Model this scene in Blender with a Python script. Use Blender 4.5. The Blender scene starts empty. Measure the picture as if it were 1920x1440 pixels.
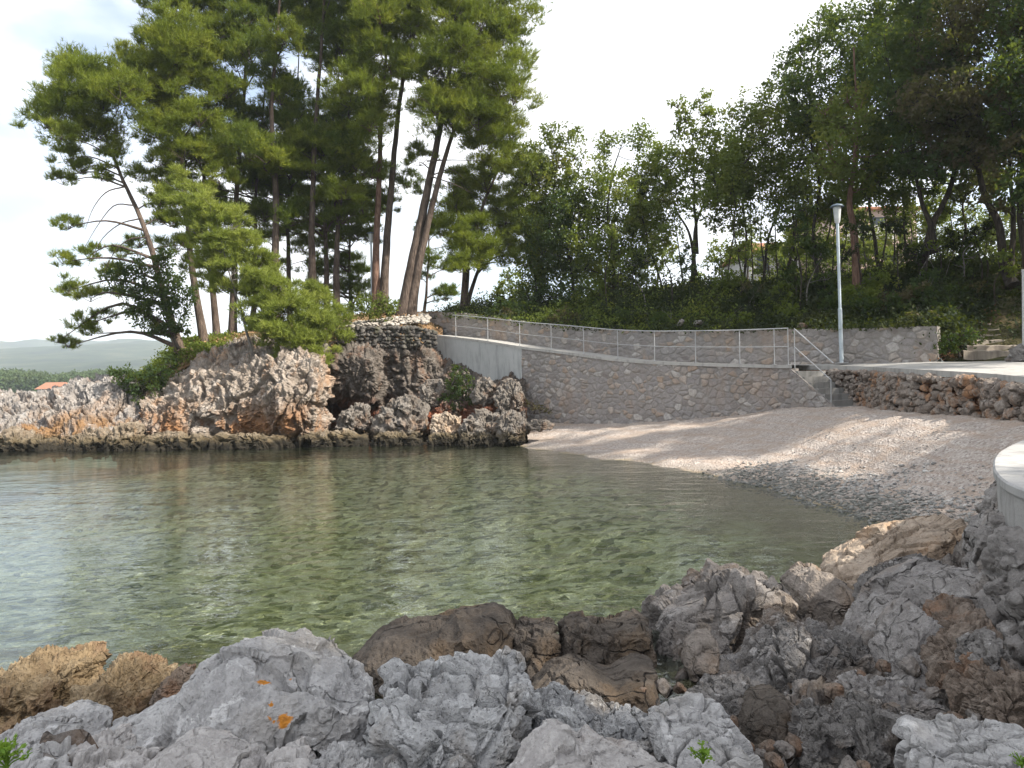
import bpy, bmesh, math, random
import numpy as np
from mathutils import Vector, Matrix

SC = bpy.context.scene
COL = SC.collection
F = 1450.0          # focal length in photo pixels
CH = 2.1            # camera height above the water (m)
ROLL = math.radians(1.0)
CR, SR = math.cos(ROLL), math.sin(ROLL)

def P(px, py, D):
    """world point seen at photo pixel (px,py) at depth D metres along the view"""
    xc = (px-960.0)/F; yc = -(py-720.0)/F
    return np.array([(xc*CR+yc*SR)*D, D, CH+(-xc*SR+yc*CR)*D])

def PZ(px, py, z):
    xc = (px-960.0)/F; yc = -(py-720.0)/F
    k = -xc*SR+yc*CR
    return P(px, py, (z-CH)/k)

# ------------------------------------------------------------------ noise
def _hash(ix, iy, iz, seed):
    h = (ix.astype(np.int64)*374761393 + iy.astype(np.int64)*668265263 + iz.astype(np.int64)*2147483647 + seed*1274126177) & 0xFFFFFFFF
    h = ((h ^ (h >> 13))*1274126177) & 0xFFFFFFFF
    h = ((h ^ (h >> 16))*2246822519) & 0xFFFFFFFF
    return (h ^ (h >> 15)) & 0xFFFFFFFF

def perlin(p, seed=0):
    f0 = np.floor(p); fr = p-f0
    i = f0.astype(np.int64)
    u = fr*fr*fr*(fr*(fr*6-15)+10)
    out = np.zeros(len(p))
    for dx in (0, 1):
        wx = u[:, 0] if dx else 1-u[:, 0]
        for dy in (0, 1):
            wy = u[:, 1] if dy else 1-u[:, 1]
            for dz in (0, 1):
                wz = u[:, 2] if dz else 1-u[:, 2]
                h = _hash(i[:, 0]+dx, i[:, 1]+dy, i[:, 2]+dz, seed)
                gx = (h & 1023)/511.5-1; gy = ((h >> 10) & 1023)/511.5-1; gz = ((h >> 20) & 1023)/511.5-1
                out += wx*wy*wz*(gx*(fr[:, 0]-dx)+gy*(fr[:, 1]-dy)+gz*(fr[:, 2]-dz))
    return out*1.3

def fbm(p, octv=4, seed=0, gain=0.5):
    a = 1.0; s = np.zeros(len(p)); q = np.array(p, float)
    for o in range(octv):
        s += a*perlin(q, seed+o*17); q = q*2.03+11.7; a *= gain
    return s

def ridged(p, octv=4, seed=0, gain=0.55):
    a = 1.0; s = np.zeros(len(p)); q = np.array(p, float)
    for o in range(octv):
        s += a*(1-2.2*np.abs(perlin(q, seed+o*31))); q = q*2.1+5.3; a *= gain
    return s-0.8

def worley(p, seed=0):
    f0 = np.floor(p).astype(np.int64)
    F1 = np.full(len(p), 9.0); F2 = np.full(len(p), 9.0); cid = np.zeros(len(p))
    for dx in (-1, 0, 1):
        for dy in (-1, 0, 1):
            for dz in (-1, 0, 1):
                cx = f0[:, 0]+dx; cy = f0[:, 1]+dy; cz = f0[:, 2]+dz
                h = _hash(cx, cy, cz, seed)
                jx = (h & 1023)/1023.0; jy = ((h >> 10) & 1023)/1023.0; jz = ((h >> 20) & 1023)/1023.0
                d = np.sqrt((cx+jx-p[:, 0])**2+(cy+jy-p[:, 1])**2+(cz+jz-p[:, 2])**2)
                c = (_hash(cx, cy, cz, seed+99) & 65535)/65535.0
                n = d < F1
                F2 = np.where(n, F1, np.minimum(F2, d)); cid = np.where(n, c, cid); F1 = np.where(n, d, F1)
    return F1, F2, cid

def facets(p, seed, blend=.0):
    """tilted planes: every worley cell is a little plane of its own -> fractured stone"""
    f0 = np.floor(p).astype(np.int64)
    F1 = np.full(len(p), 9.0); F2 = np.full(len(p), 9.0); val = np.zeros(len(p))
    for dx in (-1, 0, 1):
        for dy in (-1, 0, 1):
            for dz in (-1, 0, 1):
                cx = f0[:, 0]+dx; cy = f0[:, 1]+dy; cz = f0[:, 2]+dz
                h = _hash(cx, cy, cz, seed); g = _hash(cx, cy, cz, seed+57)
                ex = p[:, 0]-cx-(h & 1023)/1023.0; ey = p[:, 1]-cy-((h >> 10) & 1023)/1023.0; ez = p[:, 2]-cz-((h >> 20) & 1023)/1023.0
                d = np.sqrt(ex*ex+ey*ey+ez*ez)
                v = ex*((g & 1023)/511.5-1)+ey*(((g >> 10) & 1023)/511.5-1)+ez*(((g >> 20) & 1023)/511.5-1)+.35*((h & 255)/127.5-1)
                n = d < F1
                F2 = np.where(n, F1, np.minimum(F2, d)); val = np.where(n, v, val); F1 = np.where(n, d, F1)
    return val, F2-F1

def sstep(a, b, x):
    t = np.clip((x-a)/(b-a), 0, 1)
    return t*t*(3-2*t)

# ------------------------------------------------------------------ objects
def tag(o, label=None, cat=None, group=None, kind=None):
    if label: o['label'] = label
    if cat: o['category'] = cat
    if group: o['group'] = group
    if kind: o['kind'] = kind
    return o

def empty(name, loc, label, cat, group=None):
    o = bpy.data.objects.new(name, None); COL.objects.link(o)
    o.location = tuple(loc); o.empty_display_size = 0.2
    return tag(o, label, cat, group)

def mesh_obj(name, v, f, mat, parent=None, origin=None, smooth=True):
    """v: Nx3 world coordinates; f: list / array of tris or quads (or list of such arrays)"""
    v = np.asarray(v, np.float64)
    if not isinstance(f, list): f = [f]
    fs = [np.asarray(a, np.int32) for a in f if len(a)]
    me = bpy.data.meshes.new(name)
    if parent is not None and origin is None:
        org = np.array(parent.location) if parent.parent is None else np.array(parent.location)+np.array(parent.parent.location)
        off = org
    else:
        off = np.array(origin if origin is not None else (0, 0, 0), float)
    vl = v-off
    loops = np.concatenate([a.ravel() for a in fs])
    sizes = np.concatenate([np.full(len(a), a.shape[1], np.int32) for a in fs])
    starts = np.concatenate([[0], np.cumsum(sizes)[:-1]]).astype(np.int32)
    me.vertices.add(len(vl)); me.vertices.foreach_set('co', vl.ravel().astype(np.float32))
    me.loops.add(len(loops)); me.loops.foreach_set('vertex_index', loops)
    me.polygons.add(len(sizes)); me.polygons.foreach_set('loop_start', starts)
    me.polygons.foreach_set('loop_total', sizes)
    me.update(calc_edges=True)
    me.polygons.foreach_set('use_smooth', np.full(len(sizes), smooth))
    if isinstance(mat, (list, tuple)):
        for m in mat: me.materials.append(m)
    else:
        me.materials.append(mat)
    o = bpy.data.objects.new(name, me); COL.objects.link(o)
    if parent is not None:
        o.parent = parent
    else:
        o.location = tuple(off)
    return o

class MB:
    """collects boxes, tubes, blobs into ONE mesh"""
    def __init__(s): s.v = []; s.q = []; s.t = []; s.n = 0
    def add(s, v, quads=None, tris=None):
        v = np.asarray(v, float)
        if quads is not None and len(quads): s.q.append(np.asarray(quads)+s.n)
        if tris is not None and len(tris): s.t.append(np.asarray(tris)+s.n)
        s.v.append(v); s.n += len(v)
    def box(s, c, h, axes=None):
        c = np.asarray(c, float)
        A = np.eye(3) if axes is None else np.asarray(axes, float)
        v = [c+sx*h[0]*A[0]+sy*h[1]*A[1]+sz*h[2]*A[2] for sx in (-1, 1) for sy in (-1, 1) for sz in (-1, 1)]
        s.add(v, [(0, 1, 3, 2), (4, 6, 7, 5), (0, 4, 5, 1), (2, 3, 7, 6), (0, 2, 6, 4), (1, 5, 7, 3)])
    def tube(s, pts, rad, sides=7, cap=True):
        v, q = tube(pts, rad, sides)
        s.add(v, q)
        if cap:
            n = len(v)//sides
            for e in (0, n-1):
                ring = np.arange(e*sides, e*sides+sides)
                c = v[ring].mean(0)
                vv = np.vstack([v[ring], c[None]])
                s.add(vv, None, [(k, (k+1) % sides, sides) for k in range(sides)])
    def build(s, name, mat, parent=None, origin=None, smooth=True):
        return mesh_obj(name, np.vstack(s.v), [x for x in (np.vstack(s.q) if s.q else [], np.vstack(s.t) if s.t else []) if len(x)], mat, parent, origin, smooth)

def catmull(pts, n):
    p = np.asarray(pts, float); m = len(p)
    if m == 2 and p.ndim == 2:
        t = np.linspace(0, 1, n)[:, None]; return p[0]*(1-t)+p[1]*t
    ext = np.concatenate([(2*p[0]-p[1])[None], p, (2*p[-1]-p[-2])[None]])
    tt = np.linspace(0, m-1-1e-9, n); i = np.floor(tt).astype(int); u = (tt-i)
    u = u.reshape(-1, *([1]*(p.ndim-1)))
    a, b, c, d = ext[i], ext[i+1], ext[i+2], ext[i+3]
    return 0.5*((2*b)+(-a+c)*u+(2*a-5*b+4*c-d)*u*u+(-a+3*b-3*c+d)*u**3)

def tube(pts, rad, sides=7):
    p = np.asarray(pts, float); n = len(p)
    rad = np.broadcast_to(np.asarray(rad, float), (n,))
    t = np.gradient(p, axis=0); t /= np.linalg.norm(t, axis=1)[:, None]+1e-9
    ref = np.array([0, 1.0, 0]) if abs(t[:, 1]).mean() < 0.8 else np.array([1.0, 0, 0])
    a = np.cross(t, ref); a /= np.linalg.norm(a, axis=1)[:, None]+1e-9
    b = np.cross(t, a)
    ang = np.linspace(0, 2*math.pi, sides, endpoint=False)
    v = p[:, None, :]+rad[:, None, None]*(np.cos(ang)[None, :, None]*a[:, None, :]+np.sin(ang)[None, :, None]*b[:, None, :])
    q = []
    for i in range(n-1):
        for k in range(sides):
            k2 = (k+1) % sides
            q.append((i*sides+k, i*sides+k2, (i+1)*sides+k2, (i+1)*sides+k))
    return v.reshape(-1, 3), np.array(q)

_ICO = {}
def ico(l):
    if l not in _ICO:
        bm = bmesh.new(); bmesh.ops.create_icosphere(bm, subdivisions=l, radius=1.0)
        v = np.array([x.co[:] for x in bm.verts]); f = np.array([[x.index for x in g.verts] for g in bm.faces])
        bm.free(); v /= np.linalg.norm(v, axis=1)[:, None]
        _ICO[l] = (v, f)
    return _ICO[l]

def vnormals(v, f):
    if f.shape[1] == 4:
        f = np.vstack([f[:, [0, 1, 2]], f[:, [0, 2, 3]]])
    n = np.cross(v[f[:, 1]]-v[f[:, 0]], v[f[:, 2]]-v[f[:, 0]])
    o = np.zeros_like(v)
    for k in range(3):
        for c in range(3):
            o[:, c] += np.bincount(f[:, k], n[:, c], len(v))
    return o/(np.linalg.norm(o, axis=1)[:, None]+1e-12)

def rockdisp(p, kind, s, seed, k=1.0):
    """displacement along the normal for a rock of feature size s"""
    q = p/s
    w = q+0.25*np.stack([fbm(q*1.5, 2, seed+k_) for k_ in (1, 2, 3)], 1)
    if kind == 'smooth':
        F1, F2, c = worley(w*1.1, seed+5)
        d = 0.13*fbm(q*1.2, 3, seed)+0.10*(c-0.5)*sstep(0.0, 0.25, F2-F1)-0.11*(1-sstep(0, 0.06, F2-F1))*sstep(0.45, 0.6, c)
        # scooped hollows
        G1, G2, g = worley(q*1.7+3.1, seed+9)
        d -= 0.16*(g > 0.62)*(1-sstep(0.0, 0.42, G1))
        fv, fe = facets(w*1.3, seed+21); d += .075*fv
        fv, fe = facets(w*4.5, seed+22); d += .022*fv
        d += 0.03*fbm(q*6, 4, seed+3)+0.014*ridged(q*14, 3, seed+4)
    elif kind == 'block':
        F1, F2, c = worley(w*1.5*np.array([1, 1, 0.75]), seed+5)
        d = 0.12*fbm(q*1.3, 3, seed)+0.24*(c-0.5)*sstep(0.0, 0.12, F2-F1)-0.12*(1-sstep(0, 0.09, F2-F1))
        fv, fe = facets(w*np.array([2.0, 2.0, 1.4]), seed+21); d += .17*fv-.05*(1-sstep(0, .06, fe))
        fv, fe = facets(w*5.2, seed+22); d += .04*fv-.015*(1-sstep(0, .08, fe))
        d += 0.018*ridged(q*7, 4, seed+3)
    elif kind == 'crag':
        F1, F2, c = worley(w*np.array([2.4, 2.4, 1.5]), seed+5)
        d = 0.13*fbm(q*1.4, 3, seed)+0.16*(c-0.5)*sstep(0, .1, F2-F1)-0.15*(1-sstep(0, 0.14, F2-F1))
        fv, fe = facets(w*np.array([4.0, 4.0, 3.2]), seed+21); d += .10*fv-.05*(1-sstep(0, .10, fe))
        fv, fe = facets(w*9, seed+22); d += .032*fv-.015*(1-sstep(0, .1, fe))
        d += 0.026*ridged(q*8, 4, seed+3)
    elif kind == 'sponge':     # sharp pitted limestone
        d = 0.16*fbm(q*1.5, 3, seed)+0.15*ridged(w*2.6, 4, seed+2)
        H1, H2, h = worley(w*5, seed+6)
        d -= 0.13*(1-sstep(0.1, 0.5, H1))*(h > 0.4)
        G1, G2, g = worley(q*13, seed+7)
        d += 0.06*(0.5-G1)
        d += 0.03*ridged(q*20, 3, seed+8)
    elif kind == 'flute':      # weathered cliff: upright ribs, joints and planes
        v_ = np.array([1, 1, .42])
        F1, F2, c = worley(w*1.25*v_, seed+5)
        d = .20*fbm(q*.9, 3, seed)+.20*(c-.5)*sstep(0, .10, F2-F1)-.13*(1-sstep(0, .07, F2-F1))
        fv, fe = facets(w*2.6*v_, seed+21); d += .13*fv-.05*(1-sstep(0, .07, fe))
        fv, fe = facets(w*6.5, seed+22); d += .05*fv-.02*(1-sstep(0, .1, fe))
        d += .07*ridged(w*3.0*v_, 4, seed+3)+.03*ridged(q*11, 3, seed+4)
    else:                      # 'round'
        d = 0.12*fbm(q*1.2, 3, seed)+0.04*fbm(q*4, 4, seed+3)+0.012*ridged(q*12, 3, seed+4)
    return d*s*k

def rock(name, outline, D, depth, mat, label, kind='block', lev=6, seed=1, shear=0.45, sq=2.8, k=1.0, s=None, cat='rock', group=None, parent=None, yaw=0.0, chop=None):
    """a closed boulder whose front outline follows the given photo pixels at depth D, depth metres thick each way"""
    pts = np.array([P(x, y, D) for x, y in outline])
    c = np.array([(pts[:, 0].min()+pts[:, 0].max())/2, D, (pts[:, 2].min()+pts[:, 2].max())/2])
    # area centroid
    X = pts[:, 0]-c[0]; Z = pts[:, 2]-c[2]; X2 = np.roll(X, -1); Z2 = np.roll(Z, -1)
    cr = X*Z2-X2*Z; A = cr.sum()/2
    cx = ((X+X2)*cr).sum()/(6*A); cz = ((Z+Z2)*cr).sum()/(6*A)
    c = c+np.array([cx, 0, cz]); X = X-cx; Z = Z-cz
    # dense outline -> radius per angle
    t = np.linspace(0, 1, 24, endpoint=False)
    Xd = (X[:, None]*(1-t)+np.roll(X, -1)[:, None]*t).ravel(); Zd = (Z[:, None]*(1-t)+np.roll(Z, -1)[:, None]*t).ravel()
    an = np.arctan2(Zd, Xd); rr = np.hypot(Xd, Zd); o = np.argsort(an); an = an[o]; rr = rr[o]
    an = np.concatenate([an-2*math.pi, an, an+2*math.pi]); rr = np.concatenate([rr]*3)
    dv, f = ico(lev)
    phi = np.arctan2(dv[:, 2], dv[:, 0]); ct = np.hypot(dv[:, 0], dv[:, 2]); st = dv[:, 1]
    sc = (np.abs(ct)**sq+np.abs(st)**sq)**(-1/sq)
    R = np.interp(phi, an, rr)
    rs = np.random.RandomState(seed*13+7); u = dv*sc[:, None]
    for _ in range({'smooth': 5, 'block': 11, 'crag': 9, 'sponge': 4}.get(kind, 3) if chop is None else chop):
        nn = rs.normal(size=3)*np.array([1, 1.0, .8]); nn[1] = -abs(nn[1]); nn /= np.linalg.norm(nn)
        dd = rs.uniform(.62, .95); e = np.maximum(u@nn-dd*(1+.12*abs(nn[0]*nn[2])), 0)
        u = u-np.outer(e, nn)*.85
    fade = sstep(.55, .95, np.hypot(dv[:, 0], dv[:, 2]))          # keep the outline itself
    u = u*(1-fade)[:, None]+(dv*sc[:, None])*fade[:, None]
    ct = np.hypot(u[:, 0], u[:, 2]); st = u[:, 1]; phi = np.arctan2(u[:, 2], u[:, 0]); R = np.interp(phi, an, rr); sc = 1.0
    rin = sc*ct; dep = sc*st*depth
    v = np.stack([R*rin*np.cos(phi), dep, R*rin*np.sin(phi)], 1)
    v[:, 1] += shear*v[:, 2]+math.tan(yaw)*v[:, 0]
    size = s if s is not None else math.sqrt(abs(A))*0.8
    n = vnormals(v, f)
    dd_ = rockdisp(v+seed*7.31, kind, size, seed, k); dd_ -= np.percentile(dd_, 72)
    v = v+n*dd_[:, None]
    w_ = v+c; u_ = w_[:, 0]/w_[:, 1]; k_ = (w_[:, 2]-CH)/w_[:, 1]
    top = np.percentile(720-F*(u_*SR+k_*CR), .4); want = min(y for x, y in outline)+3
    c = c-np.array([0, 0, np.clip((want-top)*D/F, -.25, .25)*.9])
    org = c+np.array([0, 0, v[:, 2].min()])
    o = mesh_obj(name, v+c, f, mat, parent, None if parent is not None else org, smooth=False)
    if parent is None: tag(o, label, cat, group)
    elif label: o['label'] = label
    return o

def blob(c, r, seed, lev=3, kind='block', rot=True, k=1.0):
    """small loose stone as raw arrays"""
    dv, f = ico(lev)
    rs = np.random.RandomState(seed)
    v = dv.copy()
    for _ in range(11):         # chop with planes -> facets
        n = rs.normal(size=3); n /= np.linalg.norm(n); d = rs.uniform(0.52, 0.86)
        e = v@n-d; v = v-np.outer(np.maximum(e, 0), n)*0.9
    v = v*np.asarray(r)
    if rot:
        a = rs.uniform(-0.5, 0.5, 3)
        M = np.array((Matrix.Rotation(a[0], 3, 'X') @ Matrix.Rotation(a[1], 3, 'Y') @ Matrix.Rotation(rs.uniform(0, 6.28), 3, 'Z')))
        v = v@M.T
    sz = float(np.mean(r))
    if lev >= 3:
        v = v+vnormals(v, f)*rockdisp(v+seed*3.7, kind, sz*1.6, seed, 0.38*k)[:, None]
    return v+np.asarray(c), f

def grid_faces(nu, nv):
    i = np.arange(nu*nv).reshape(nu, nv)
    return np.stack([i[:-1, :-1].ravel(), i[1:, :-1].ravel(), i[1:, 1:].ravel(), i[:-1, 1:].ravel()], 1)

def loft_pts(cols, nu, nv):
    c = np.array([[P(*p) for p in col] for col in cols])          # (ncol,nrow,3)
    g = catmull(c, nu)                                             # along columns
    g = catmull(np.swapaxes(g, 0, 1), nv)                          # along rows
    return np.swapaxes(g, 0, 1)                                    # (nu,nv,3)

def loft(name, cols, nu, nv, mat, disp=None, parent=None, origin=None):
    g = loft_pts(cols, nu, nv); v = g.reshape(-1, 3); f = grid_faces(nu, nv)
    if disp is not None:
        n = vnormals(v, f); v = v+n*disp(v)[:, None]
    return mesh_obj(name, v, f, mat, parent, origin)
# ------------------------------------------------------------------ materials
class NT:
    def __init__(s, name):
        s.m = bpy.data.materials.new(name); s.m.use_nodes = True
        s.t = s.m.node_tree; s.t.nodes.clear(); s.out = s.n('ShaderNodeOutputMaterial')
        s.bs = None
    def n(s, ty, **kw):
        x = s.t.nodes.new(ty)
        for k, v in kw.items(): setattr(x, k, v)
        return x
    def l(s, a, b): s.t.links.new(a, b)
    def put(s, sock, val):
        if isinstance(val, bpy.types.NodeSocket): s.l(val, sock)
        elif isinstance(val, (tuple, list)) and sock.type == 'RGBA' and len(val) == 3: sock.default_value = (*val, 1)
        else: sock.default_value = val
    def co(s, which='Object'):
        return s.n('ShaderNodeTexCoord').outputs[which]
    def pos(s): return s.n('ShaderNodeNewGeometry').outputs['Position']
    def mapping(s, vec, scale=(1, 1, 1), rot=(0, 0, 0), loc=(0, 0, 0)):
        x = s.n('ShaderNodeMapping'); s.l(vec, x.inputs['Vector'])
        x.inputs['Scale'].default_value = scale; x.inputs['Rotation'].default_value = rot; x.inputs['Location'].default_value = loc
        return x.outputs[0]
    def noise(s, vec, scale, detail=6, rough=0.55, dist=0.0, out='Fac'):
        x = s.n('ShaderNodeTexNoise'); s.l(vec, x.inputs['Vector'])
        x.inputs['Scale'].default_value = scale; x.inputs['Detail'].default_value = detail
        x.inputs['Roughness'].default_value = rough; x.inputs['Distortion'].default_value = dist
        return x.outputs[out]
    def vor(s, vec, scale, feature='F1', out='Distance', rand=1.0):
        x = s.n('ShaderNodeTexVoronoi', feature=feature); s.l(vec, x.inputs['Vector'])
        x.inputs['Scale'].default_value = scale; x.inputs['Randomness'].default_value = rand
        return x.outputs[out]
    def ramp(s, fac, stops, interp='LINEAR'):
        x = s.n('ShaderNodeValToRGB'); x.color_ramp.interpolation = interp
        e = x.color_ramp.elements
        while len(e) < len(stops): e.new(0.5)
        for a, (p, c) in zip(e, stops):
            a.position = p; a.color = (*c, 1) if isinstance(c, (tuple, list)) else (c, c, c, 1)
        s.put(x.inputs['Fac'], fac)
        return x.outputs['Color']
    def mix(s, fac, a, b, mode='MIX'):
        x = s.n('ShaderNodeMix', data_type='RGBA', blend_type=mode)
        s.put(x.inputs['Factor'], fac); s.put(x.inputs['A'], a) if False else None
        ia = [i for i in x.inputs if i.name == 'A' and i.type == 'RGBA'][0]; ib = [i for i in x.inputs if i.name == 'B' and i.type == 'RGBA'][0]
        s.put(ia, a); s.put(ib, b)
        return [o for o in x.outputs if o.type == 'RGBA'][0]
    def math(s, op, a, b=0.0, c=None, clamp=False):
        x = s.n('ShaderNodeMath', operation=op); x.use_clamp = clamp
        s.put(x.inputs[0], a); s.put(x.inputs[1], b)
        if c is not None: s.put(x.inputs[2], c)
        return x.outputs[0]
    def mapr(s, v, a, b, c=0.0, d=1.0, smooth=True):
        x = s.n('ShaderNodeMapRange', interpolation_type='SMOOTHSTEP' if smooth else 'LINEAR')
        s.put(x.inputs['Value'], v)
        for k, q in zip(('From Min', 'From Max', 'To Min', 'To Max'), (a, b, c, d)): x.inputs[k].default_value = q
        return x.outputs[0]
    def sep(s, v):
        x = s.n('ShaderNodeSeparateXYZ'); s.l(v, x.inputs[0]); return x.outputs
    def warp(s, vec, scale, amt):
        x = s.n('ShaderNodeTexNoise'); s.l(vec, x.inputs['Vector']); x.inputs['Scale'].default_value = scale; x.inputs['Detail'].default_value = 3
        a = s.n('ShaderNodeVectorMath', operation='SUBTRACT'); s.l(x.outputs['Color'], a.inputs[0]); a.inputs[1].default_value = (.5, .5, .5)
        b = s.n('ShaderNodeVectorMath', operation='MULTIPLY_ADD'); s.l(a.outputs[0], b.inputs[0]); b.inputs[1].default_value = (amt,)*3; s.l(vec, b.inputs[2])
        return b.outputs[0]
    def bump(s, h, strength=0.5, dist=0.05, nrm=None):
        x = s.n('ShaderNodeBump'); s.put(x.inputs['Height'], h); x.inputs['Strength'].default_value = strength; x.inputs['Distance'].default_value = dist
        if nrm is not None: s.l(nrm, x.inputs['Normal'])
        return x.outputs[0]
    def pbr(s, color, rough=0.9, nrm=None, metallic=0.0, spec=0.3):
        b = s.n('ShaderNodeBsdfPrincipled'); s.put(b.inputs['Base Color'], color); s.put(b.inputs['Roughness'], rough)
        b.inputs['Metallic'].default_value = metallic; b.inputs['Specular IOR Level'].default_value = spec
        if nrm is not None: s.l(nrm, b.inputs['Normal'])
        s.l(b.outputs[0], s.out.inputs['Surface']); s.bs = b
        return s.m

def rock_mat(name, dark, mid, light, stain=None, stain_amt=0.4, sc=1.0, lichen=0.0, bump=0.6, wet=False, rust=None, crack=0.6, spots=None, black=0.35, speck=0.5):
    T = NT(name); c = T.co()
    w = T.warp(c, 3.0*sc, 0.12/sc)
    base = T.ramp(T.noise(w, 2.2*sc, 9, .62), [(.28, dark), (.5, mid), (.72, light)])
    mott = T.noise(w, 13*sc, 8, .65)
    base = T.mix(T.mapr(mott, .38, .66, 0, .55), base, tuple(x*0.55 for x in mid))
    base = T.mix(T.mapr(T.noise(c, 75*sc, 4, .6), .52, .72, 0, .35), base, light)
    # blackish crust in patches and fine pits
    base = T.mix(T.math('MULTIPLY', T.mapr(T.noise(T.mapping(c, (1, 1, .6)), 1.35*sc, 7, .68), .50, .66, 0, black), T.mapr(T.noise(w, 20*sc, 6, .7), .40, .58, .25, 1)), base, tuple(x*.45 for x in dark))
    pit = T.mapr(T.vor(T.warp(c, 20*sc, .03/sc), 34*sc), .0, .34, speck, 0)
    base = T.mix(T.math('MULTIPLY', pit, T.mapr(T.noise(c, 4*sc, 5, .65), .44, .6, 0, 1)), base, tuple(x*.4 for x in dark))
    if stain:
        base = T.mix(T.mapr(T.noise(T.mapping(c, (1, 1, .45)), 1.7*sc, 6, .6), .5, .68, 0, stain_amt), base, stain)
    if lichen:
        lm = T.mapr(T.noise(w, 6.5*sc, 7, .7), .56, .64, 0, lichen)
        base = T.mix(lm, base, tuple(min(1, x*1.5+.04) for x in light))
    cr = T.vor(T.warp(c, 2.5*sc, .35/sc), 2.3*sc, 'DISTANCE_TO_EDGE')
    cr2 = T.vor(T.warp(T.mapping(c, (1, 1, 1.6), (.4, .5, .2)), 5*sc, .2/sc), 6.5*sc, 'DISTANCE_TO_EDGE')
    crm = T.math('MULTIPLY', T.mapr(cr, 0, .022, 1, 0), T.mapr(T.noise(c, 1.3*sc, 3), .42, .56, 0, crack))
    crm = T.math('MAXIMUM', crm, T.math('MULTIPLY', T.mapr(cr2, 0, .03, 1, 0), T.mapr(T.noise(c, 2.1*sc, 3), .56, .66, 0, crack*.5)))
    base = T.mix(crm, base, tuple(x*.35 for x in dark))
    z = T.sep(T.pos())[2]
    zn = T.math('ADD', z, T.math('MULTIPLY', T.math('SUBTRACT', T.noise(c, 2.3, 5), .5), .5))
    if rust:
        base = T.mix(T.math('MULTIPLY', T.mapr(zn, .7, 2.0, 1, 0), T.mapr(T.noise(T.mapping(c, (1, 1, .3)), 1.1, 6, .65), .42, .6, 0, .9)), base, rust)
    if wet:
        base = T.mix(T.mapr(zn, .32, .62, .75, 0), base, (.085, .066, .034))
        base = T.mix(T.mapr(zn, .14, .36, .94, 0), base, (.016, .014, .010))
    if spots:
        for (sx, sy, sz, r, col) in spots:
            d = T.n('ShaderNodeVectorMath', operation='DISTANCE'); T.l(T.warp(c, 16, .06), d.inputs[0]); d.inputs[1].default_value = (sx, sy, sz)
            nz = T.math('MULTIPLY', T.math('SUBTRACT', T.noise(c, 30, 5, .7), .5), .06)
            base = T.mix(T.mapr(T.math('ADD', d.outputs['Value'], nz), r*.75, r*1.05, 1, 0), base, col)
            base = T.mix(T.mapr(T.math('ADD', d.outputs['Value'], nz), r*.15, r*.55, .7, 0), base, tuple(x*.4 for x in col))
    h = T.math('ADD', T.math('MULTIPLY', T.noise(w, 9*sc, 10, .68), .8), T.math('MULTIPLY', T.vor(w, 26*sc), .25))
    h = T.math('SUBTRACT', h, T.math('MULTIPLY', crm, .8))
    h = T.math('SUBTRACT', h, T.math('MULTIPLY', pit, .35))
    h = T.math('ADD', h, T.math('MULTIPLY', T.noise(c, 60*sc, 6, .7), .18))
    return T.pbr(base, T.mapr(mott, .3, .7, .8, .98), T.bump(h, bump, .06/sc), spec=.22)

def stone_wall_mat_old(name, size, cols, mortar, mw=.05, bump=.8, tint=None):
    T = NT(name); c = T.co()
    w = T.warp(c, 4, .10)
    v = T.mapping(w, (1, 1, 1.25))
    cell = T.vor(v, 1/size, 'F1', 'Color'); e = T.vor(v, 1/size, 'DISTANCE_TO_EDGE')
    r = T.sep(cell)
    stone = T.ramp(r[0], [(i/(len(cols)-1), q) for i, q in enumerate(cols)])
    stone = T.mix(T.mapr(T.noise(w, 18, 8, .65), .35, .7, 0, .5), stone, tuple(x*.6 for x in cols[len(cols)//2]))
    stone = T.mix(T.mapr(T.noise(w, 45, 5, .65), .55, .75, 0, .4), stone, tuple(min(1, x*1.35) for x in cols[-1]))
    e2 = T.math('ADD', e, T.math('MULTIPLY', T.math('SUBTRACT', T.noise(c, 22, 4), .5), .06))
    base = T.mix(T.mapr(e2, mw*.5, mw*1.6, .75, 0), stone, T.mix(T.noise(c, 30, 6), mortar, tuple(x*.7 for x in mortar)))
    big = T.noise(c, .55, 5, .6)
    base = T.mix(T.mapr(big, .5, .7, 0, .3), base, tint or tuple(x*.7 for x in mortar))
    h = T.math('ADD', T.mapr(e2, 0, mw*2.5, 0, 1), T.math('ADD', T.math('MULTIPLY', r[1], .5), T.math('MULTIPLY', T.noise(w, 25, 8, .7), .5)))
    return T.pbr(base, .92, T.bump(h, bump, .05), spec=.2)

def leaf_mat(name, a, b, c=None, trans=.42, sc=.9, rough=.6):
    T = NT(name); o = T.co()
    col = T.ramp(T.noise(o, sc, 3, .6), [(.33, a), (.52, b), (.68, c or b)])
    col = T.mix(T.mapr(T.noise(o, 9, 2), .4, .65, 0, .6), col, tuple(x*.62 for x in b))
    d = T.n('ShaderNodeBsdfDiffuse'); T.put(d.inputs[0], col)
    tr = T.n('ShaderNodeBsdfTranslucent'); T.put(tr.inputs[0], T.mix(.5, col, (.26, .32, .02)))
    g = T.n('ShaderNodeBsdfGlossy'); g.inputs['Roughness'].default_value = rough; g.inputs[0].default_value = (.8, .85, .9, 1)
    m = T.n('ShaderNodeMixShader'); m.inputs[0].default_value = trans; T.l(d.outputs[0], m.inputs[1]); T.l(tr.outputs[0], m.inputs[2])
    m2 = T.n('ShaderNodeMixShader'); m2.inputs[0].default_value = .012; T.l(m.outputs[0], m2.inputs[1]); T.l(g.outputs[0], m2.inputs[2])
    T.l(m2.outputs[0], T.out.inputs['Surface'])
    return T.m

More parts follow.
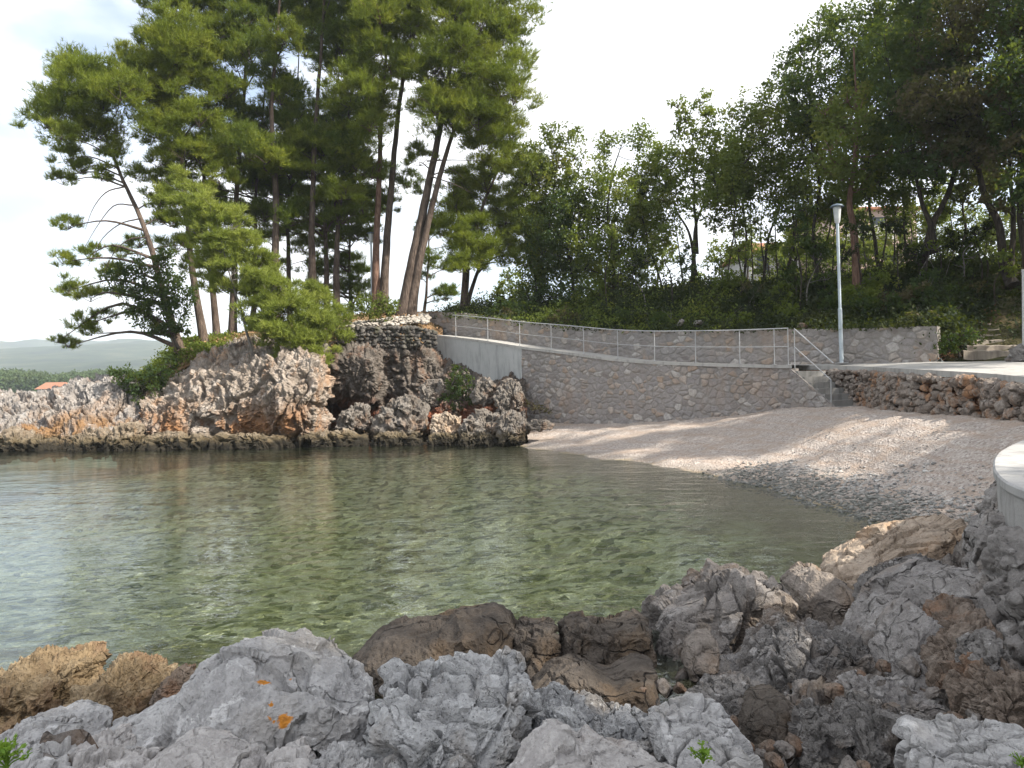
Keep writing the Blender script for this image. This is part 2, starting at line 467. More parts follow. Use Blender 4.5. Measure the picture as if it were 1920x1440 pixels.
def bark_mat(name, a, b, sc=1.0):
    T = NT(name); c = T.mapping(T.co(), (1, 1, .22))
    w = T.warp(c, 5, .06)
    n = T.noise(w, 14*sc, 7, .65)
    col = T.ramp(n, [(.32, a), (.62, b)])
    col = T.mix(T.mapr(T.noise(T.co(), 1.3, 4), .45, .65, 0, .5), col, tuple(x*.6 for x in a))
    h = T.math('ADD', T.vor(w, 16*sc, 'DISTANCE_TO_EDGE'), n)
    return T.pbr(col, .95, T.bump(h, .9, .04), spec=.15)

M = {}
M['grey'] = rock_mat('limestone_grey', (.275, .267, .26), (.415, .403, .393), (.545, .533, .52), stain=(.31, .28, .245), stain_amt=.4, lichen=.45, bump=.75)
M['crag'] = rock_mat('limestone_craggy', (.23, .227, .225), (.40, .395, .39), (.55, .545, .535), stain=(.27, .225, .18), stain_amt=.5, sc=1.7, lichen=.4, bump=.9, crack=.9, black=.5, speck=.8)
M['pinkgrey'] = rock_mat('limestone_pink_grey', (.28, .26, .25), (.42, .395, .375), (.53, .51, .49), stain=(.36, .27, .21), stain_amt=.5, lichen=.3)
M['brown'] = rock_mat('rock_dark_brown', (.055, .045, .037), (.105, .088, .073), (.19, .16, .135), stain=(.16, .10, .05), stain_amt=.45, bump=.8, crack=1.0)
M['purple'] = rock_mat('rock_purple_grey', (.165, .15, .14), (.285, .265, .25), (.41, .39, .37), stain=(.29, .23, .18), stain_amt=.4, lichen=.3, bump=.9, crack=.9, black=.45)
M['palebrown'] = rock_mat('rock_pale_brown', (.14, .118, .10), (.25, .215, .185), (.37, .33, .29), stain=(.29, .20, .13), stain_amt=.5, lichen=.2, bump=.7, crack=1.0, black=.6)
M['browngrey'] = rock_mat('rock_brown_grey', (.13, .113, .10), (.25, .225, .205), (.40, .375, .355), stain=(.21, .145, .09), stain_amt=.5, lichen=.35, bump=.9, black=.6, crack=1.0)
M['darkcrag'] = rock_mat('rock_dark_craggy', (.10, .092, .085), (.21, .195, .182), (.38, .36, .345), stain=(.18, .125, .085), stain_amt=.5, sc=1.5, lichen=.45, bump=1.0, black=.45, speck=.8)
M['tan'] = rock_mat('rock_tan_slab', (.20, .155, .115), (.36, .29, .225), (.48, .41, .33), stain=(.42, .28, .17), stain_amt=.5, lichen=.2, bump=.5)
M['ochre'] = rock_mat('rock_ochre_pitted', (.12, .085, .05), (.28, .205, .12), (.44, .35, .23), stain=(.19, .115, .07), stain_amt=.6, sc=1.8, bump=1.0, black=.6, speck=.9)
M['rubble'] = rock_mat('rock_rubble_brown', (.10, .075, .057), (.19, .15, .12), (.29, .245, .205), stain=(.24, .12, .06), stain_amt=.5, sc=2.2, bump=.9)
M['cliff'] = rock_mat('cliff_limestone', (.15, .12, .098), (.32, .268, .22), (.48, .435, .39), stain=(.34, .20, .11), stain_amt=.7, sc=.8, lichen=.35, bump=1.0, wet=True, rust=(.29, .145, .065), black=.75, speck=.8)
M['cliffgrey'] = rock_mat('cliff_grey', (.15, .135, .125), (.29, .265, .245), (.42, .40, .38), stain=(.31, .20, .13), stain_amt=.5, sc=.8, lichen=.4, bump=1.0, wet=True, rust=(.25, .14, .06))
M['cliffdark'] = rock_mat('cliff_shadowed', (.06, .052, .043), (.14, .118, .10), (.24, .215, .19), stain=(.20, .10, .055), stain_amt=.5, sc=.9, lichen=.25, bump=1.0, wet=True, rust=(.24, .07, .03))  # darker copy of the cliff rock, recess shade painted into the colour
M['boulder'] = rock_mat('shore_boulder', (.075, .065, .056), (.165, .145, .125), (.30, .275, .25), stain=(.25, .14, .075), stain_amt=.45, sc=1.1, lichen=.35, bump=1.0, wet=True)
M['ledge'] = rock_mat('tidal_ledge', (.11, .085, .06), (.22, .175, .125), (.36, .31, .25), stain=(.26, .16, .08), stain_amt=.5, sc=1.2, bump=1.0, wet=True)
def stone_wall_mat(name, cols, mortar):
    """stones and joints follow the relief of the wall mesh (attributes cell / joint)"""
    T = NT(name); c = T.co()
    def attr(n):
        x = T.n('ShaderNodeAttribute'); x.attribute_name = n; return x.outputs['Fac']
    stone = T.ramp(attr('cell'), [(i/(len(cols)-1), q) for i, q in enumerate(cols)])
    stone = T.mix(T.mapr(T.noise(c, 9, 8, .7), .35, .68, 0, .6), stone, tuple(x*.55 for x in cols[1]))
    stone = T.mix(T.mapr(T.noise(c, 35, 5, .65), .52, .72, 0, .5), stone, tuple(min(1, x*1.5) for x in cols[1]))
    mo = T.mix(T.noise(c, 14, 7, .7), mortar, tuple(x*.62 for x in mortar))
    base = T.mix(attr('joint'), stone, mo)
    base = T.mix(T.mapr(T.noise(T.mapping(c, (1, 1, .35)), .9, 6, .65), .5, .68, 0, .4), base, tuple(x*.62 for x in mortar))
    base = T.mix(T.mapr(T.noise(T.mapping(c, (1, 1, .5)), .6, 5, .6), .56, .70, 0, .45), base, (.32, .22, .15))
    return T.pbr(base, .92, T.bump(T.noise(c, 28, 9, .72), .8, .03), spec=.2)
M['wall'] = stone_wall_mat('mortared_stone_wall', [(.24, .21, .195), (.335, .31, .295), (.28, .26, .255), (.35, .32, .30), (.30, .28, .272), (.52, .49, .46), (.40, .30, .225), (.33, .30, .275)], (.345, .318, .292))
M['wall2'] = M['wall']
M['rough'] = rock_mat('dry_wall_stone', (.13, .105, .085), (.28, .235, .20), (.44, .40, .36), stain=(.36, .18, .08), stain_amt=.7, sc=1.6, bump=1.0)
M['dryold'] = rock_mat('old_dry_wall_stone', (.045, .04, .035), (.11, .10, .09), (.20, .19, .175), stain=(.10, .10, .04), stain_amt=.4, sc=2, bump=1.0)
M['chips'] = rock_mat('pale_stone_chips', (.28, .25, .21), (.42, .38, .33), (.55, .51, .46), sc=2, bump=.7)
M['bark_pine'] = bark_mat('pine_bark', (.055, .040, .032), (.155, .118, .095))
M['bark_red'] = bark_mat('pine_bark_reddish', (.09, .05, .036), (.22, .135, .10))
M['bark_dark'] = bark_mat('dark_bark', (.022, .018, .015), (.075, .062, .05))
M['bark_grey'] = bark_mat('grey_branch_bark', (.11, .10, .09), (.22, .20, .18))
M['needle'] = leaf_mat('pine_needles', (.09, .13, .016), (.185, .23, .028), (.30, .32, .04))
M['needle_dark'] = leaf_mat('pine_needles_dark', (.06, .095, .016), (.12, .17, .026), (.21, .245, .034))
M['needle_light'] = leaf_mat('pine_needles_young', (.17, .215, .04), (.25, .30, .055), (.34, .37, .08), trans=.4)
M['leaf'] = leaf_mat('broad_leaves', (.065, .10, .018), (.14, .185, .032), (.24, .25, .042), sc=.8)
M['leaf_dark'] = leaf_mat('broad_leaves_dark', (.024, .048, .016), (.045, .080, .024), (.085, .115, .032), sc=.8)
M['under'] = leaf_mat('shaded_undergrowth', (.010, .017, .008), (.024, .036, .013), (.055, .060, .022), sc=.55, trans=.2)  # leaf colours darkened to stand in for the shade on the bank
M['leaf_olive'] = leaf_mat('olive_leaves', (.065, .095, .020), (.13, .165, .035), (.22, .20, .035), sc=.7)
M['leaf_brown'] = leaf_mat('withered_leaves', (.065, .045, .030), (.105, .08, .05), (.085, .10, .04), sc=.6)
M['herb'] = leaf_mat('fresh_herb_leaves', (.12, .24, .03), (.22, .36, .05), (.35, .48, .09), sc=8)

def m_concrete(name, a, b, bmp=.3):
    T = NT(name); c = T.co()
    col = T.ramp(T.noise(c, 1.1, 8, .65), [(.3, a), (.7, b)])
    col = T.mix(T.mapr(T.noise(T.mapping(c, (3, 3, .5)), 2.0, 6, .6), .46, .68, 0, .6), col, tuple(x*.62 for x in a))
    col = T.mix(T.mapr(T.noise(c, 60, 4), .5, .75, 0, .3), col, tuple(x*.75 for x in a))
    return T.pbr(col, .9, T.bump(T.noise(c, 35, 8, .7), bmp, .02), spec=.25)
M['concrete'] = m_concrete('poured_concrete', (.36, .37, .365), (.46, .465, .455))
M['paving'] = m_concrete('concrete_paving', (.35, .34, .32), (.44, .425, .40))
M['cap'] = m_concrete('concrete_capping', (.30, .295, .285), (.44, .43, .415))
M['step'] = m_concrete('concrete_steps', (.25, .24, .225), (.34, .33, .31))
M['oldstep'] = m_concrete('old_stone_steps', (.20, .17, .14), (.34, .30, .25), .8)

def m_metal(name, a, b, metallic=.55):
    T = NT(name); c = T.co()
    col = T.ramp(T.noise(c, 7, 6, .6), [(.3, a), (.7, b)])
    return T.pbr(col, T.mapr(T.noise(c, 20, 4), .3, .7, .4, .6), None, metallic, .5)
M['rail'] = m_metal('galvanised_rail', (.34, .345, .35), (.46, .465, .47), .35)
M['pole'] = m_metal('painted_lamp_pole', (.36, .42, .46), (.46, .52, .56), .2)
M['lampglass'] = m_metal('lamp_diffuser', (.45, .47, .48), (.58, .60, .60), 0)
M['lampdark'] = m_metal('lamp_cap', (.09, .12, .15), (.15, .19, .23), .2)

def m_beach():
    T = NT('beach_pebbles'); p = T.pos(); z = T.sep(p)[2]
    zn = T.math('ADD', z, T.math('MULTIPLY', T.math('SUBTRACT', T.noise(p, .9, 5), .5), .22))
    peb = T.sep(T.vor(p, 26, 'F1', 'Color'))[0]
    dry = T.ramp(peb, [(0, (.30, .25, .22)), (.35, (.47, .405, .36)), (.7, (.54, .475, .425)), (1, (.66, .61, .56))])
    dry = T.mix(T.mapr(T.noise(p, 6, 6, .7), .4, .65, 0, .55), dry, (.40, .335, .29))
    dry = T.mix(T.mapr(T.noise(T.mapping(p, (.6, 1.3, 1)), 1.2, 6, .6), .48, .66, 0, .6), dry, (.44, .345, .275))
    dry = T.mix(T.mapr(T.noise(p, 2.7, 7, .7), .56, .68, 0, .4), dry, (.30, .26, .23))
    dry = T.mix(T.mapr(T.math('SINE', T.math('ADD', T.math('MULTIPLY', zn, 34), T.math('MULTIPLY', T.noise(p, .8, 4), 5))), .35, .95, 0, .35), dry, (.42, .31, .235))
    # wet fringe
    wet = T.mix(.5, dry, (.19, .165, .13), 'MIX')
    base = T.mix(T.mapr(zn, .02, .14, .8, 0), dry, wet)
    # bed: pale sand in the shallows, then weed and stones
    sand = T.ramp(T.noise(p, 5, 6, .65), [(.3, (.25, .20, .13)), (.7, (.40, .34, .23))])
    w = T.warp(p, 3, .3)
    weed = T.ramp(T.noise(w, 2.0, 8, .72), [(.36, (.09, .105, .045)), (.45, (.38, .365, .17)), (.54, (.62, .58, .33)), (.66, (.85, .80, .60))])
    cell = T.sep(T.vor(w, 6.5, 'F1', 'Color'))
    weed = T.mix(T.mapr(cell[0], .5, .85, 0, .75), weed, (.72, .69, .48))
    weed = T.mix(T.mapr(cell[1], .62, .9, 0, .85), weed, (.06, .075, .035))
    base = T.mix(T.mapr(zn, -.03, .03, 1, 0), base, sand)
    base = T.mix(T.mapr(zn, -.38, -.14, 1, 0), base, weed)
    h = T.math('ADD', T.vor(p, 26), T.math('MULTIPLY', T.noise(p, 9, 8, .7), .9))
    h = T.math('ADD', h, T.math('MULTIPLY', T.vor(p, 60), .4))
    return T.pbr(base, .92, T.bump(h, .8, .05), spec=.2)
M['beach'] = m_beach()

def m_seabed():
    T = NT('deep_seabed'); p = T.pos()
    col = T.ramp(T.noise(p, .5, 6), [(.35, (.16, .30, .24)), (.65, (.45, .60, .50))])
    return T.pbr(col, 1.0)
M['seabed'] = m_seabed()

def m_water():
    T = NT('sea_water'); p = T.pos()
    n1 = T.noise(T.warp(T.mapping(p, (.7, 1.25, 1), (0, 0, .25)), 1.1, .35), 2.6, 4, .55)
    n2 = T.noise(T.mapping(p, (.8, 1.3, 1), (0, 0, -.3)), 8.5, 3, .5)
    n3 = T.noise(T.mapping(p, (.5, 1, 1)), .55, 2, .5)
    patch = T.mapr(T.noise(T.mapping(p, (.5, 1, 1)), .22, 3, .5), .35, .65, .45, 1.0)
    h = T.math('ADD', T.math('MULTIPLY', n1, 1.0), T.math('MULTIPLY', n2, .26))
    h = T.math('MULTIPLY', h, patch)
    h = T.math('ADD', h, T.math('MULTIPLY', n3, 1.2))
    nb = T.bump(h, .5, .055)
    gl = T.n('ShaderNodeBsdfGlossy'); gl.inputs['Roughness'].default_value = .03; T.l(nb, gl.inputs['Normal'])
    gl.inputs[0].default_value = (.95, .97, .97, 1)
    tr = T.n('ShaderNodeBsdfRefraction'); tr.inputs['IOR'].default_value = 1.33; tr.inputs['Roughness'].default_value = .02; tr.inputs[0].default_value = (.90, .985, .93, 1); T.l(nb, tr.inputs['Normal'])
    tp = T.n('ShaderNodeBsdfTransparent'); tp.inputs[0].default_value = (.90, .985, .93, 1)
    mm = T.n('ShaderNodeMixShader'); mm.inputs[0].default_value = .75; T.l(tr.outputs[0], mm.inputs[1]); T.l(tp.outputs[0], mm.inputs[2])
    fr = T.n('ShaderNodeFresnel'); fr.inputs['IOR'].default_value = 1.33; T.l(nb, fr.inputs['Normal'])
    m = T.n('ShaderNodeMixShader'); T.l(fr.outputs[0], m.inputs[0]); T.l(mm.outputs[0], m.inputs[1]); T.l(gl.outputs[0], m.inputs[2])
    T.l(m.outputs[0], T.out.inputs['Surface'])
    return T.m
M['water'] = m_water()

def m_ground(name, a, b, c, d, sc=1.0):
    T = NT(name); p = T.pos(); w = T.warp(p, 2, .3)
    col = T.ramp(T.noise(w, .8*sc, 7, .65), [(.3, a), (.45, b), (.58, c), (.72, d)])
    col = T.mix(T.mapr(T.noise(p, 12, 6, .7), .4, .65, 0, .6), col, tuple(x*.5 for x in b))
    h = T.math('ADD', T.noise(p, 9, 8, .7), T.vor(p, 14))
    return T.pbr(col, 1.0, T.bump(h, .9, .08), spec=.1)
M['hill'] = m_ground('woodland_floor', (.030, .035, .016), (.055, .058, .025), (.085, .070, .036), (.16, .10, .055))
M['headsoil'] = m_ground('headland_soil', (.07, .07, .03), (.20, .14, .075), (.32, .20, .11), (.38, .27, .17))
M['bedrock'] = rock_mat('bedrock', (.09, .077, .066), (.19, .165, .145), (.33, .305, .28), stain=(.15, .09, .05), stain_amt=.55, sc=1.3, lichen=.3, bump=1.0)

def plain(name, col, var=.15, sc=3, rough=.9):
    T = NT(name); c = T.co()
    return T.pbr(T.ramp(T.noise(c, sc, 6, .6), [(.3, tuple(x*(1-var) for x in col)), (.7, tuple(min(1, x*(1+var)) for x in col))]), rough, T.bump(T.noise(c, 20, 5), .2, .02), spec=.2)
M['plaster'] = plain('house_plaster', (.50, .485, .46)); M['plasterpink'] = plain('house_plaster_pink', (.55, .42, .36))
M['tiles'] = plain('roof_tiles', (.30, .14, .085), .3, 9); M['window'] = plain('window_glass', (.05, .06, .07), .2, 3, .2)
M['forest'] = leaf_mat('distant_leaves', (.035, .062, .026), (.060, .092, .034), (.10, .13, .045), sc=.05, trans=.2)
def m_hills():
    T = NT('wooded_hills'); p = T.pos()
    col = T.ramp(T.noise(p, .012, 8, .7), [(.35, (.016, .030, .024)), (.52, (.04, .06, .034)), (.64, (.09, .095, .06)), (.76, (.17, .15, .10))])
    return T.pbr(col, 1.0, T.bump(T.noise(p, .05, 8, .75), 1.0, 8), spec=0)
M['hills'] = m_hills()
# ------------------------------------------------------------------ water, bay bed, beach
EDGE = np.array([(-6, 27.8), (-1, 27.0), (0.45, 26.0), (1.6, 23.0), (3.3, 20.0), (4.5, 17.2), (5.15, 13.8), (5.35, 11.6), (5.45, 10.0), (5.3, 8.2), (3.9, 6.6), (1.4, 5.3), (-2, 4.7), (-14, 4.6)])
def sdist(x, y):
    """distance to the water's edge, + on land"""
    best = np.full(x.shape, 1e9); sgn = np.ones(x.shape)
    for a, b in zip(EDGE[:-1], EDGE[1:]):
        d = b-a; L = d@d
        t = np.clip(((x-a[0])*d[0]+(y-a[1])*d[1])/L, 0, 1)
        qx = x-(a[0]+t*d[0]); qy = y-(a[1]+t*d[1]); q = np.hypot(qx, qy)
        cr = d[0]*qy-d[1]*qx
        n = q < best
        best = np.where(n, q, best); sgn = np.where(n, np.where(cr > 0, 1, -1), sgn)
    return best*sgn
def beach_z(x, y):
    s = sdist(x, y)
    p = np.stack([x, y, np.zeros_like(x)], 1)
    s = s+.35*fbm(p*.5, 3, 4)
    land = np.interp(s, [0, .8, 1.6, 2.6, 3.6, 5, 7, 9, 30], [0, .13, .22, .48, .62, .86, 1.05, 1.22, 1.6])
    sea = np.interp(-s, [0, 1, 3, 6, 10, 30], [0, -.14, -.38, -.75, -1.2, -2.4])
    z = np.where(s > 0, land, sea)
    near = sstep(10.5, 8.2, y)
    z = np.where(s > 0, z*(1-near)-.25*near, z)
    z = z+(1.27-z)*sstep(6.3, 9.0, x)*sstep(9.5, 12.5, y)*(s > 0)
    wl = sstep(-1.5, -4, x)*sstep(20, 24, y)
    z = z*(1-wl)+np.minimum(z, -.45)*wl
    return z+.05*fbm(p*1.1, 4, 8)*sstep(-.3, .8, s)+.02*ridged(p*3.3, 3, 9)+.10*sstep(-.5, -2, s)*fbm(p*.9, 4, 12)
gx = np.arange(-15, 14.5, .085); gy = np.arange(2.0, 32, .085)
X, Y = np.meshgrid(gx, gy, indexing='ij')
zz = beach_z(X.ravel(), Y.ravel())
tag(mesh_obj('beach', np.stack([X.ravel(), Y.ravel(), zz], 1), grid_faces(len(gx), len(gy)), M['beach']), kind='structure')
gx = np.concatenate([np.linspace(-2500, -60, 20), np.linspace(-50, 60, 30), np.linspace(80, 2500, 20)]); gy = np.concatenate([np.linspace(-60, 100, 40), np.linspace(150, 3500, 25)])
X, Y = np.meshgrid(gx, gy, indexing='ij')
tag(mesh_obj('seabed', np.stack([X.ravel(), Y.ravel(), np.full(X.size, -2.7)], 1), grid_faces(len(gx), len(gy)), M['seabed']), kind='structure')
tag(mesh_obj('water', np.stack([X.ravel(), Y.ravel(), np.zeros(X.size)], 1), grid_faces(len(gx), len(gy)), M['water']), kind='structure')

# pebbles along the water's edge and over the beach
rs = np.random.RandomState(5)
dv, fv = ico(1)
V = []; Fc = []; n0 = 0
def scatter(n, x0, x1, y0, y1, slo, shi, rlo, rhi, dens=None):
    global n0
    x = rs.uniform(x0, x1, n); y = rs.uniform(y0, y1, n); s = sdist(x, y)
    nz = fbm(np.stack([x, y, x*0], 1)*.8, 3, 31)
    edge_ = np.minimum(sstep(slo, slo+.3, s+.25*nz), sstep(shi+.5, shi-.9, s+.9*nz))*np.minimum(sstep(x0, x0+.8, x), sstep(y1, y1-2.5, y+nz))
    k = (rs.uniform(size=n) < edge_) & (nz > (-9 if dens is None else dens))
    x = x[k]; y = y[k]; z = beach_z(x, y); m = len(x)
    r = rs.uniform(rlo, rhi, m)*rs.choice([.7, 1, 1, 1.5], m)
    a = rs.uniform(0, 6.28, m)
    q = dv[None]*(r[:, None, None]*np.stack([rs.uniform(.8, 1.4, m), rs.uniform(.7, 1, m), rs.uniform(.35, .7, m)], 1)[:, None, :])
    q = q*(1+rs.uniform(-.18, .18, (m, len(dv), 1)))
    c, sn = np.cos(a)[:, None], np.sin(a)[:, None]
    q = np.stack([q[..., 0]*c-q[..., 1]*sn, q[..., 0]*sn+q[..., 1]*c, q[..., 2]], 2)
    q = q+np.stack([x, y, z+r*.15], 1)[:, None, :]
    V.append(q.reshape(-1, 3)); Fc.append((np.arange(m)[:, None, None]*len(dv)+fv[None]).reshape(-1, 3)+n0); n0 += m*len(dv)
scatter(17000, 3.6, 9.0, 8.5, 18.5, -.5, 1.5, .015, .036)
scatter(5200, 3.0, 10.0, 9, 20, .8, 4, .008, .02, .0)
def m_pebble():
    T = NT('loose_pebbles'); p = T.pos(); z = T.sep(p)[2]
    cell = T.sep(T.vor(p, 11, 'F1', 'Color'))[0]
    col = T.ramp(cell, [(0, (.17, .168, .16)), (.3, (.25, .245, .235)), (.65, (.38, .36, .335)), (.9, (.48, .45, .42)), (1, (.65, .63, .6))])
    wet = T.mix(.6, col, (.06, .066, .048))
    zn = T.math('ADD', z, T.math('MULTIPLY', T.math('SUBTRACT', T.noise(p, 1.2, 5), .5), .35))
    col = T.mix(T.mapr(zn, .08, .26, 1, 0), col, wet)
    return T.pbr(col, T.mapr(z, .1, .4, .45, .9), T.bump(T.noise(p, 60, 5), .3, .02), spec=.3)
tag(mesh_obj('pebbles', np.vstack(V), np.vstack(Fc), m_pebble()), kind='stuff')

# ------------------------------------------------------------------ headland cliffs
def cd(kind, s, seed, k=1.0): return lambda v: rockdisp(v, kind, s, seed, k)
def mixd(*fs): return lambda v: sum(f(v) for f in fs)
def ridge_cols():
    out = []
    for x, yt in ((-180, 758), (-80, 752), (0, 746), (60, 738), (110, 730), (150, 722), (200, 713), (240, 716), (268, 745)):
        out.append([(x, 850, 28.2), (x, 836, 29.0), (x, 815, 29.15), (x, 790, 29.9), (x, (790+yt)/2, 30.6), (x, yt+4, 31.4), (x, yt, 32.3), (x, yt+8, 34), (x, yt+90, 37)])
    return out
o = loft('rock_ridge', ridge_cols(), 300, 200, M['cliffgrey'], mixd(cd('flute', 1.5, 3, 1.0), cd('sponge', .35, 4, .5)), origin=P(60, 838, 30))
tag(o, 'low pale grey rock ridge running out into the sea, lowest part of the headland', 'rock')
bl = [
 [(252, 850, 28.6), (253, 838, 29.3), (255, 805, 29.7), (258, 782, 29.9), (262, 768, 30.2), (270, 758, 30.6), (285, 745, 31.5), (300, 735, 33)],
 [(275, 850, 28.2), (277, 838, 29.0), (280, 805, 29.5), (282, 778, 29.6), (284, 760, 29.9), (292, 745, 30.5), (305, 728, 31.5), (320, 712, 33)],
 [(320, 850, 28.0), (322, 837, 28.8), (322, 803, 29.5), (322, 770, 29.2), (324, 745, 29.7), (328, 720, 30.4), (342, 700, 31.4), (350, 685, 33)],
 [(400, 848, 27.8), (400, 835, 28.6), (400, 802, 29.3), (400, 765, 28.8), (400, 722, 29.4), (400, 690, 30.2), (402, 670, 31.2), (405, 656, 33)],
 [(460, 847, 27.6), (460, 834, 28.4), (460, 802, 29.1), (460, 760, 28.5), (460, 712, 29.0), (460, 680, 29.8), (462, 662, 30.8), (465, 648, 32.6)],
 [(520, 846, 27.4), (520, 832, 28.1), (520, 802, 28.8), (520, 752, 28.1), (520, 706, 28.6), (520, 674, 29.4), (522, 656, 30.4), (525, 645, 32.5)],
 [(570, 845, 27.2), (572, 831, 28.0), (572, 802, 28.6), (573, 750, 28.0), (573, 702, 28.3), (573, 672, 29.1), (572, 655, 30.2), (572, 645, 32.5)],
 [(594, 845, 27.7), (595, 830, 28.4), (593, 802, 28.8), (597, 752, 28.5), (597, 705, 28.8), (596, 674, 29.5), (594, 657, 30.5), (592, 645, 32.5)],
 [(597, 845, 29.8), (600, 830, 30.2), (596, 802, 30.4), (600, 752, 30.2), (600, 705, 30.3), (599, 676, 30.8), (597, 660, 31.2), (595, 648, 33)],
 [(592, 845, 32), (592, 830, 32.4), (590, 800, 32.6), (592, 752, 32.4), (592, 705, 32.4), (592, 680, 32.4), (592, 665, 32.5), (590, 650, 34)]]
bl = [[c[0], c[1], (c[2][0], c[2][1], c[1][2]+.22)]+c[3:] for c in bl]
o = loft('rock_bluff', bl, 400, 320, M['cliff'], mixd(cd('flute', 1.9, 13, 1.0), cd('sponge', .35, 14, .5)), origin=P(440, 836, 29))
tag(o, 'big sunlit rounded rock bluff with ochre and rust streaks under the pines', 'rock')
rl = [
 [(588, 848, 31), (589, 830, 31.6), (590, 800, 32.6), (590, 770, 32.9), (590, 735, 32), (590, 700, 31.2), (592, 668, 31.4), (592, 650, 33.4)],
 [(612, 846, 30), (612, 829, 30.8), (612, 797, 32.6), (612, 765, 32.9), (612, 728, 31.0), (612, 690, 30.6), (614, 663, 31), (614, 642, 33)],
 [(660, 846, 29.4), (660, 829, 30.2), (660, 797, 32.5), (660, 768, 32.4), (660, 732, 30.4), (660, 692, 30.1), (660, 662, 30.5), (660, 640, 33)],
 [(702, 845, 29.6), (702, 828, 30.3), (702, 797, 31.8), (704, 768, 31.7), (705, 732, 30.6), (706, 692, 30.3), (706, 661, 30.8), (706, 640, 33)],
 [(722, 845, 29.8), (722, 828, 30.5), (724, 795, 31.6), (724, 768, 32.0), (722, 732, 31.9), (722, 692, 31.9), (724, 661, 31.9), (724, 640, 33)],
 [(785, 845, 29.4), (785, 828, 30.2), (788, 793, 31.2), (788, 766, 31.6), (788, 730, 31.9), (788, 692, 32.0), (790, 662, 32.1), (790, 641, 33.2)],
 [(830, 845, 29.0), (830, 828, 29.8), (830, 790, 30.6), (830, 760, 31.2), (831, 730, 31.8), (833, 703, 32.2), (835, 678, 32.7), (836, 655, 34.2)],
 [(870, 845, 28.5), (870, 829, 29.3), (870, 790, 30.0), (870, 762, 30.6), (870, 736, 31.2), (871, 712, 31.7), (872, 692, 32.2), (873, 680, 33.6)],
 [(920, 845, 27.4), (920, 830, 28.2), (920, 792, 28.9), (920, 765, 29.6), (920, 742, 30.1), (920, 724, 30.6), (921, 711, 31.3), (922, 703, 32.6)],
 [(965, 846, 26.2), (965, 832, 27.0), (965, 798, 27.8), (965, 775, 28.6), (965, 752, 29.3), (965, 734, 29.8), (965, 720, 30.4), (965, 709, 31.6)],
 [(992, 846, 25.6), (990, 835, 26.4), (990, 806, 27.2), (988, 785, 28.0), (987, 765, 28.7), (985, 745, 29.3), (984, 728, 29.9), (984, 716, 31)]]
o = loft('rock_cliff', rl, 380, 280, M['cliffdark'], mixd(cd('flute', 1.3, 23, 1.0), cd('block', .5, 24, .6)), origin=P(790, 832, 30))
tag(o, 'dark recessed cliff with a rust red hollow between the bluff and the ramp', 'rock')

hl = [
 [(150, 735, 32.6), (160, 745, 35), (160, 765, 40), (160, 860, 48)],
 [(250, 730, 32.4), (255, 722, 34.5), (260, 725, 39), (260, 840, 48)],
 [(300, 718, 32.2), (305, 692, 34), (310, 690, 38), (310, 820, 48)],
 [(340, 692, 32.4), (345, 660, 34), (345, 656, 38), (345, 800, 48)],
 [(400, 664, 32.2), (400, 652, 33.5), (400, 646, 38), (400, 780, 50)],
 [(460, 654, 31.6), (460, 644, 33.2), (460, 634, 38), (460, 740, 52)],
 [(530, 652, 31.6), (530, 638, 33), (530, 620, 38), (530, 720, 54)],
 [(600, 655, 31.8), (600, 634, 33), (600, 604, 38), (600, 690, 56)],
 [(700, 648, 32.4), (700, 618, 33.6), (700, 592, 38), (700, 660, 58)],
 [(770, 646, 32.8), (770, 614, 34), (775, 590, 38), (780, 640, 58)],
 [(800, 644, 33.4), (800, 606, 36.2), (800, 590, 39), (810, 640, 58)],
 [(830, 640, 34.2), (830, 605, 36.5), (830, 588, 39), (840, 640, 58)]]
tag(loft('headland', hl, 260, 170, M['headsoil'], lambda v: .12*fbm(v*.9, 4, 3)+.05*ridged(v*3, 3, 6)), kind='structure')

# ------------------------------------------------------------------ wooded bank behind the walls
def KW(px): return (px-960)/F
def Dw(px, c=35.36): return c/(KW(px)+1.1509)     # depth of the ramp wall line at a photo column
def Du(px): return Dw(px, 37.95)                  # depth of the upper wall line
bank = []
for x, y0, d0, rows in (
  (780, 592, 37.2, [(588, 40), (590, 44), (600, 56), (660, 85)]),
  (900, 598, Du(900)+.3, [(590, 38), (588, 42), (600, 52), (640, 85)]),
  (1000, 610, Du(1000)+.3, [(594, 36), (583, 39), (592, 50), (625, 85)]),
  (1100, 621, Du(1100)+.3, [(594, 33.5), (572, 36.5), (580, 48), (610, 85)]),
  (1250, 625, Du(1250)+.3, [(584, 31), (546, 34), (552, 46), (585, 85)]),
  (1400, 624, Du(1400)+.3, [(578, 29.5), (538, 33), (542, 46), (570, 85)]),
  (1500, 622, Du(1500)+.3, [(575, 28.5), (528, 32), (532, 46), (560, 85)]),
  (1650, 620, Du(1650)+.3, [(570, 27.0), (516, 31.5), (520, 46), (550, 85)]),
  (1742, 622, Du(1742)+.35, [(570, 26.0), (508, 30.5), (512, 46), (540, 85)]),
  (1768, 660, Du(1760)+.5, [(580, 25.8), (506, 30.3), (510, 46), (535, 85)]),
  (1810, 680, 21.6, [(590, 25.5), (504, 30), (508, 46), (530, 85)]),
  (1920, 680, 20.8, [(580, 24.8), (492, 29.5), (496, 46), (520, 85)]),
  (2150, 682, 20.3, [(575, 24.3), (470, 29), (450, 46), (420, 85)]),
  (2700, 682, 19.5, [(575, 23.5), (470, 28), (450, 46), (420, 85)])):
    bank.append([(x, y0+14, d0-.02), (x, y0, d0)]+[(x, a, b) for a, b in rows])
BANKG = loft_pts(bank, 300, 200)
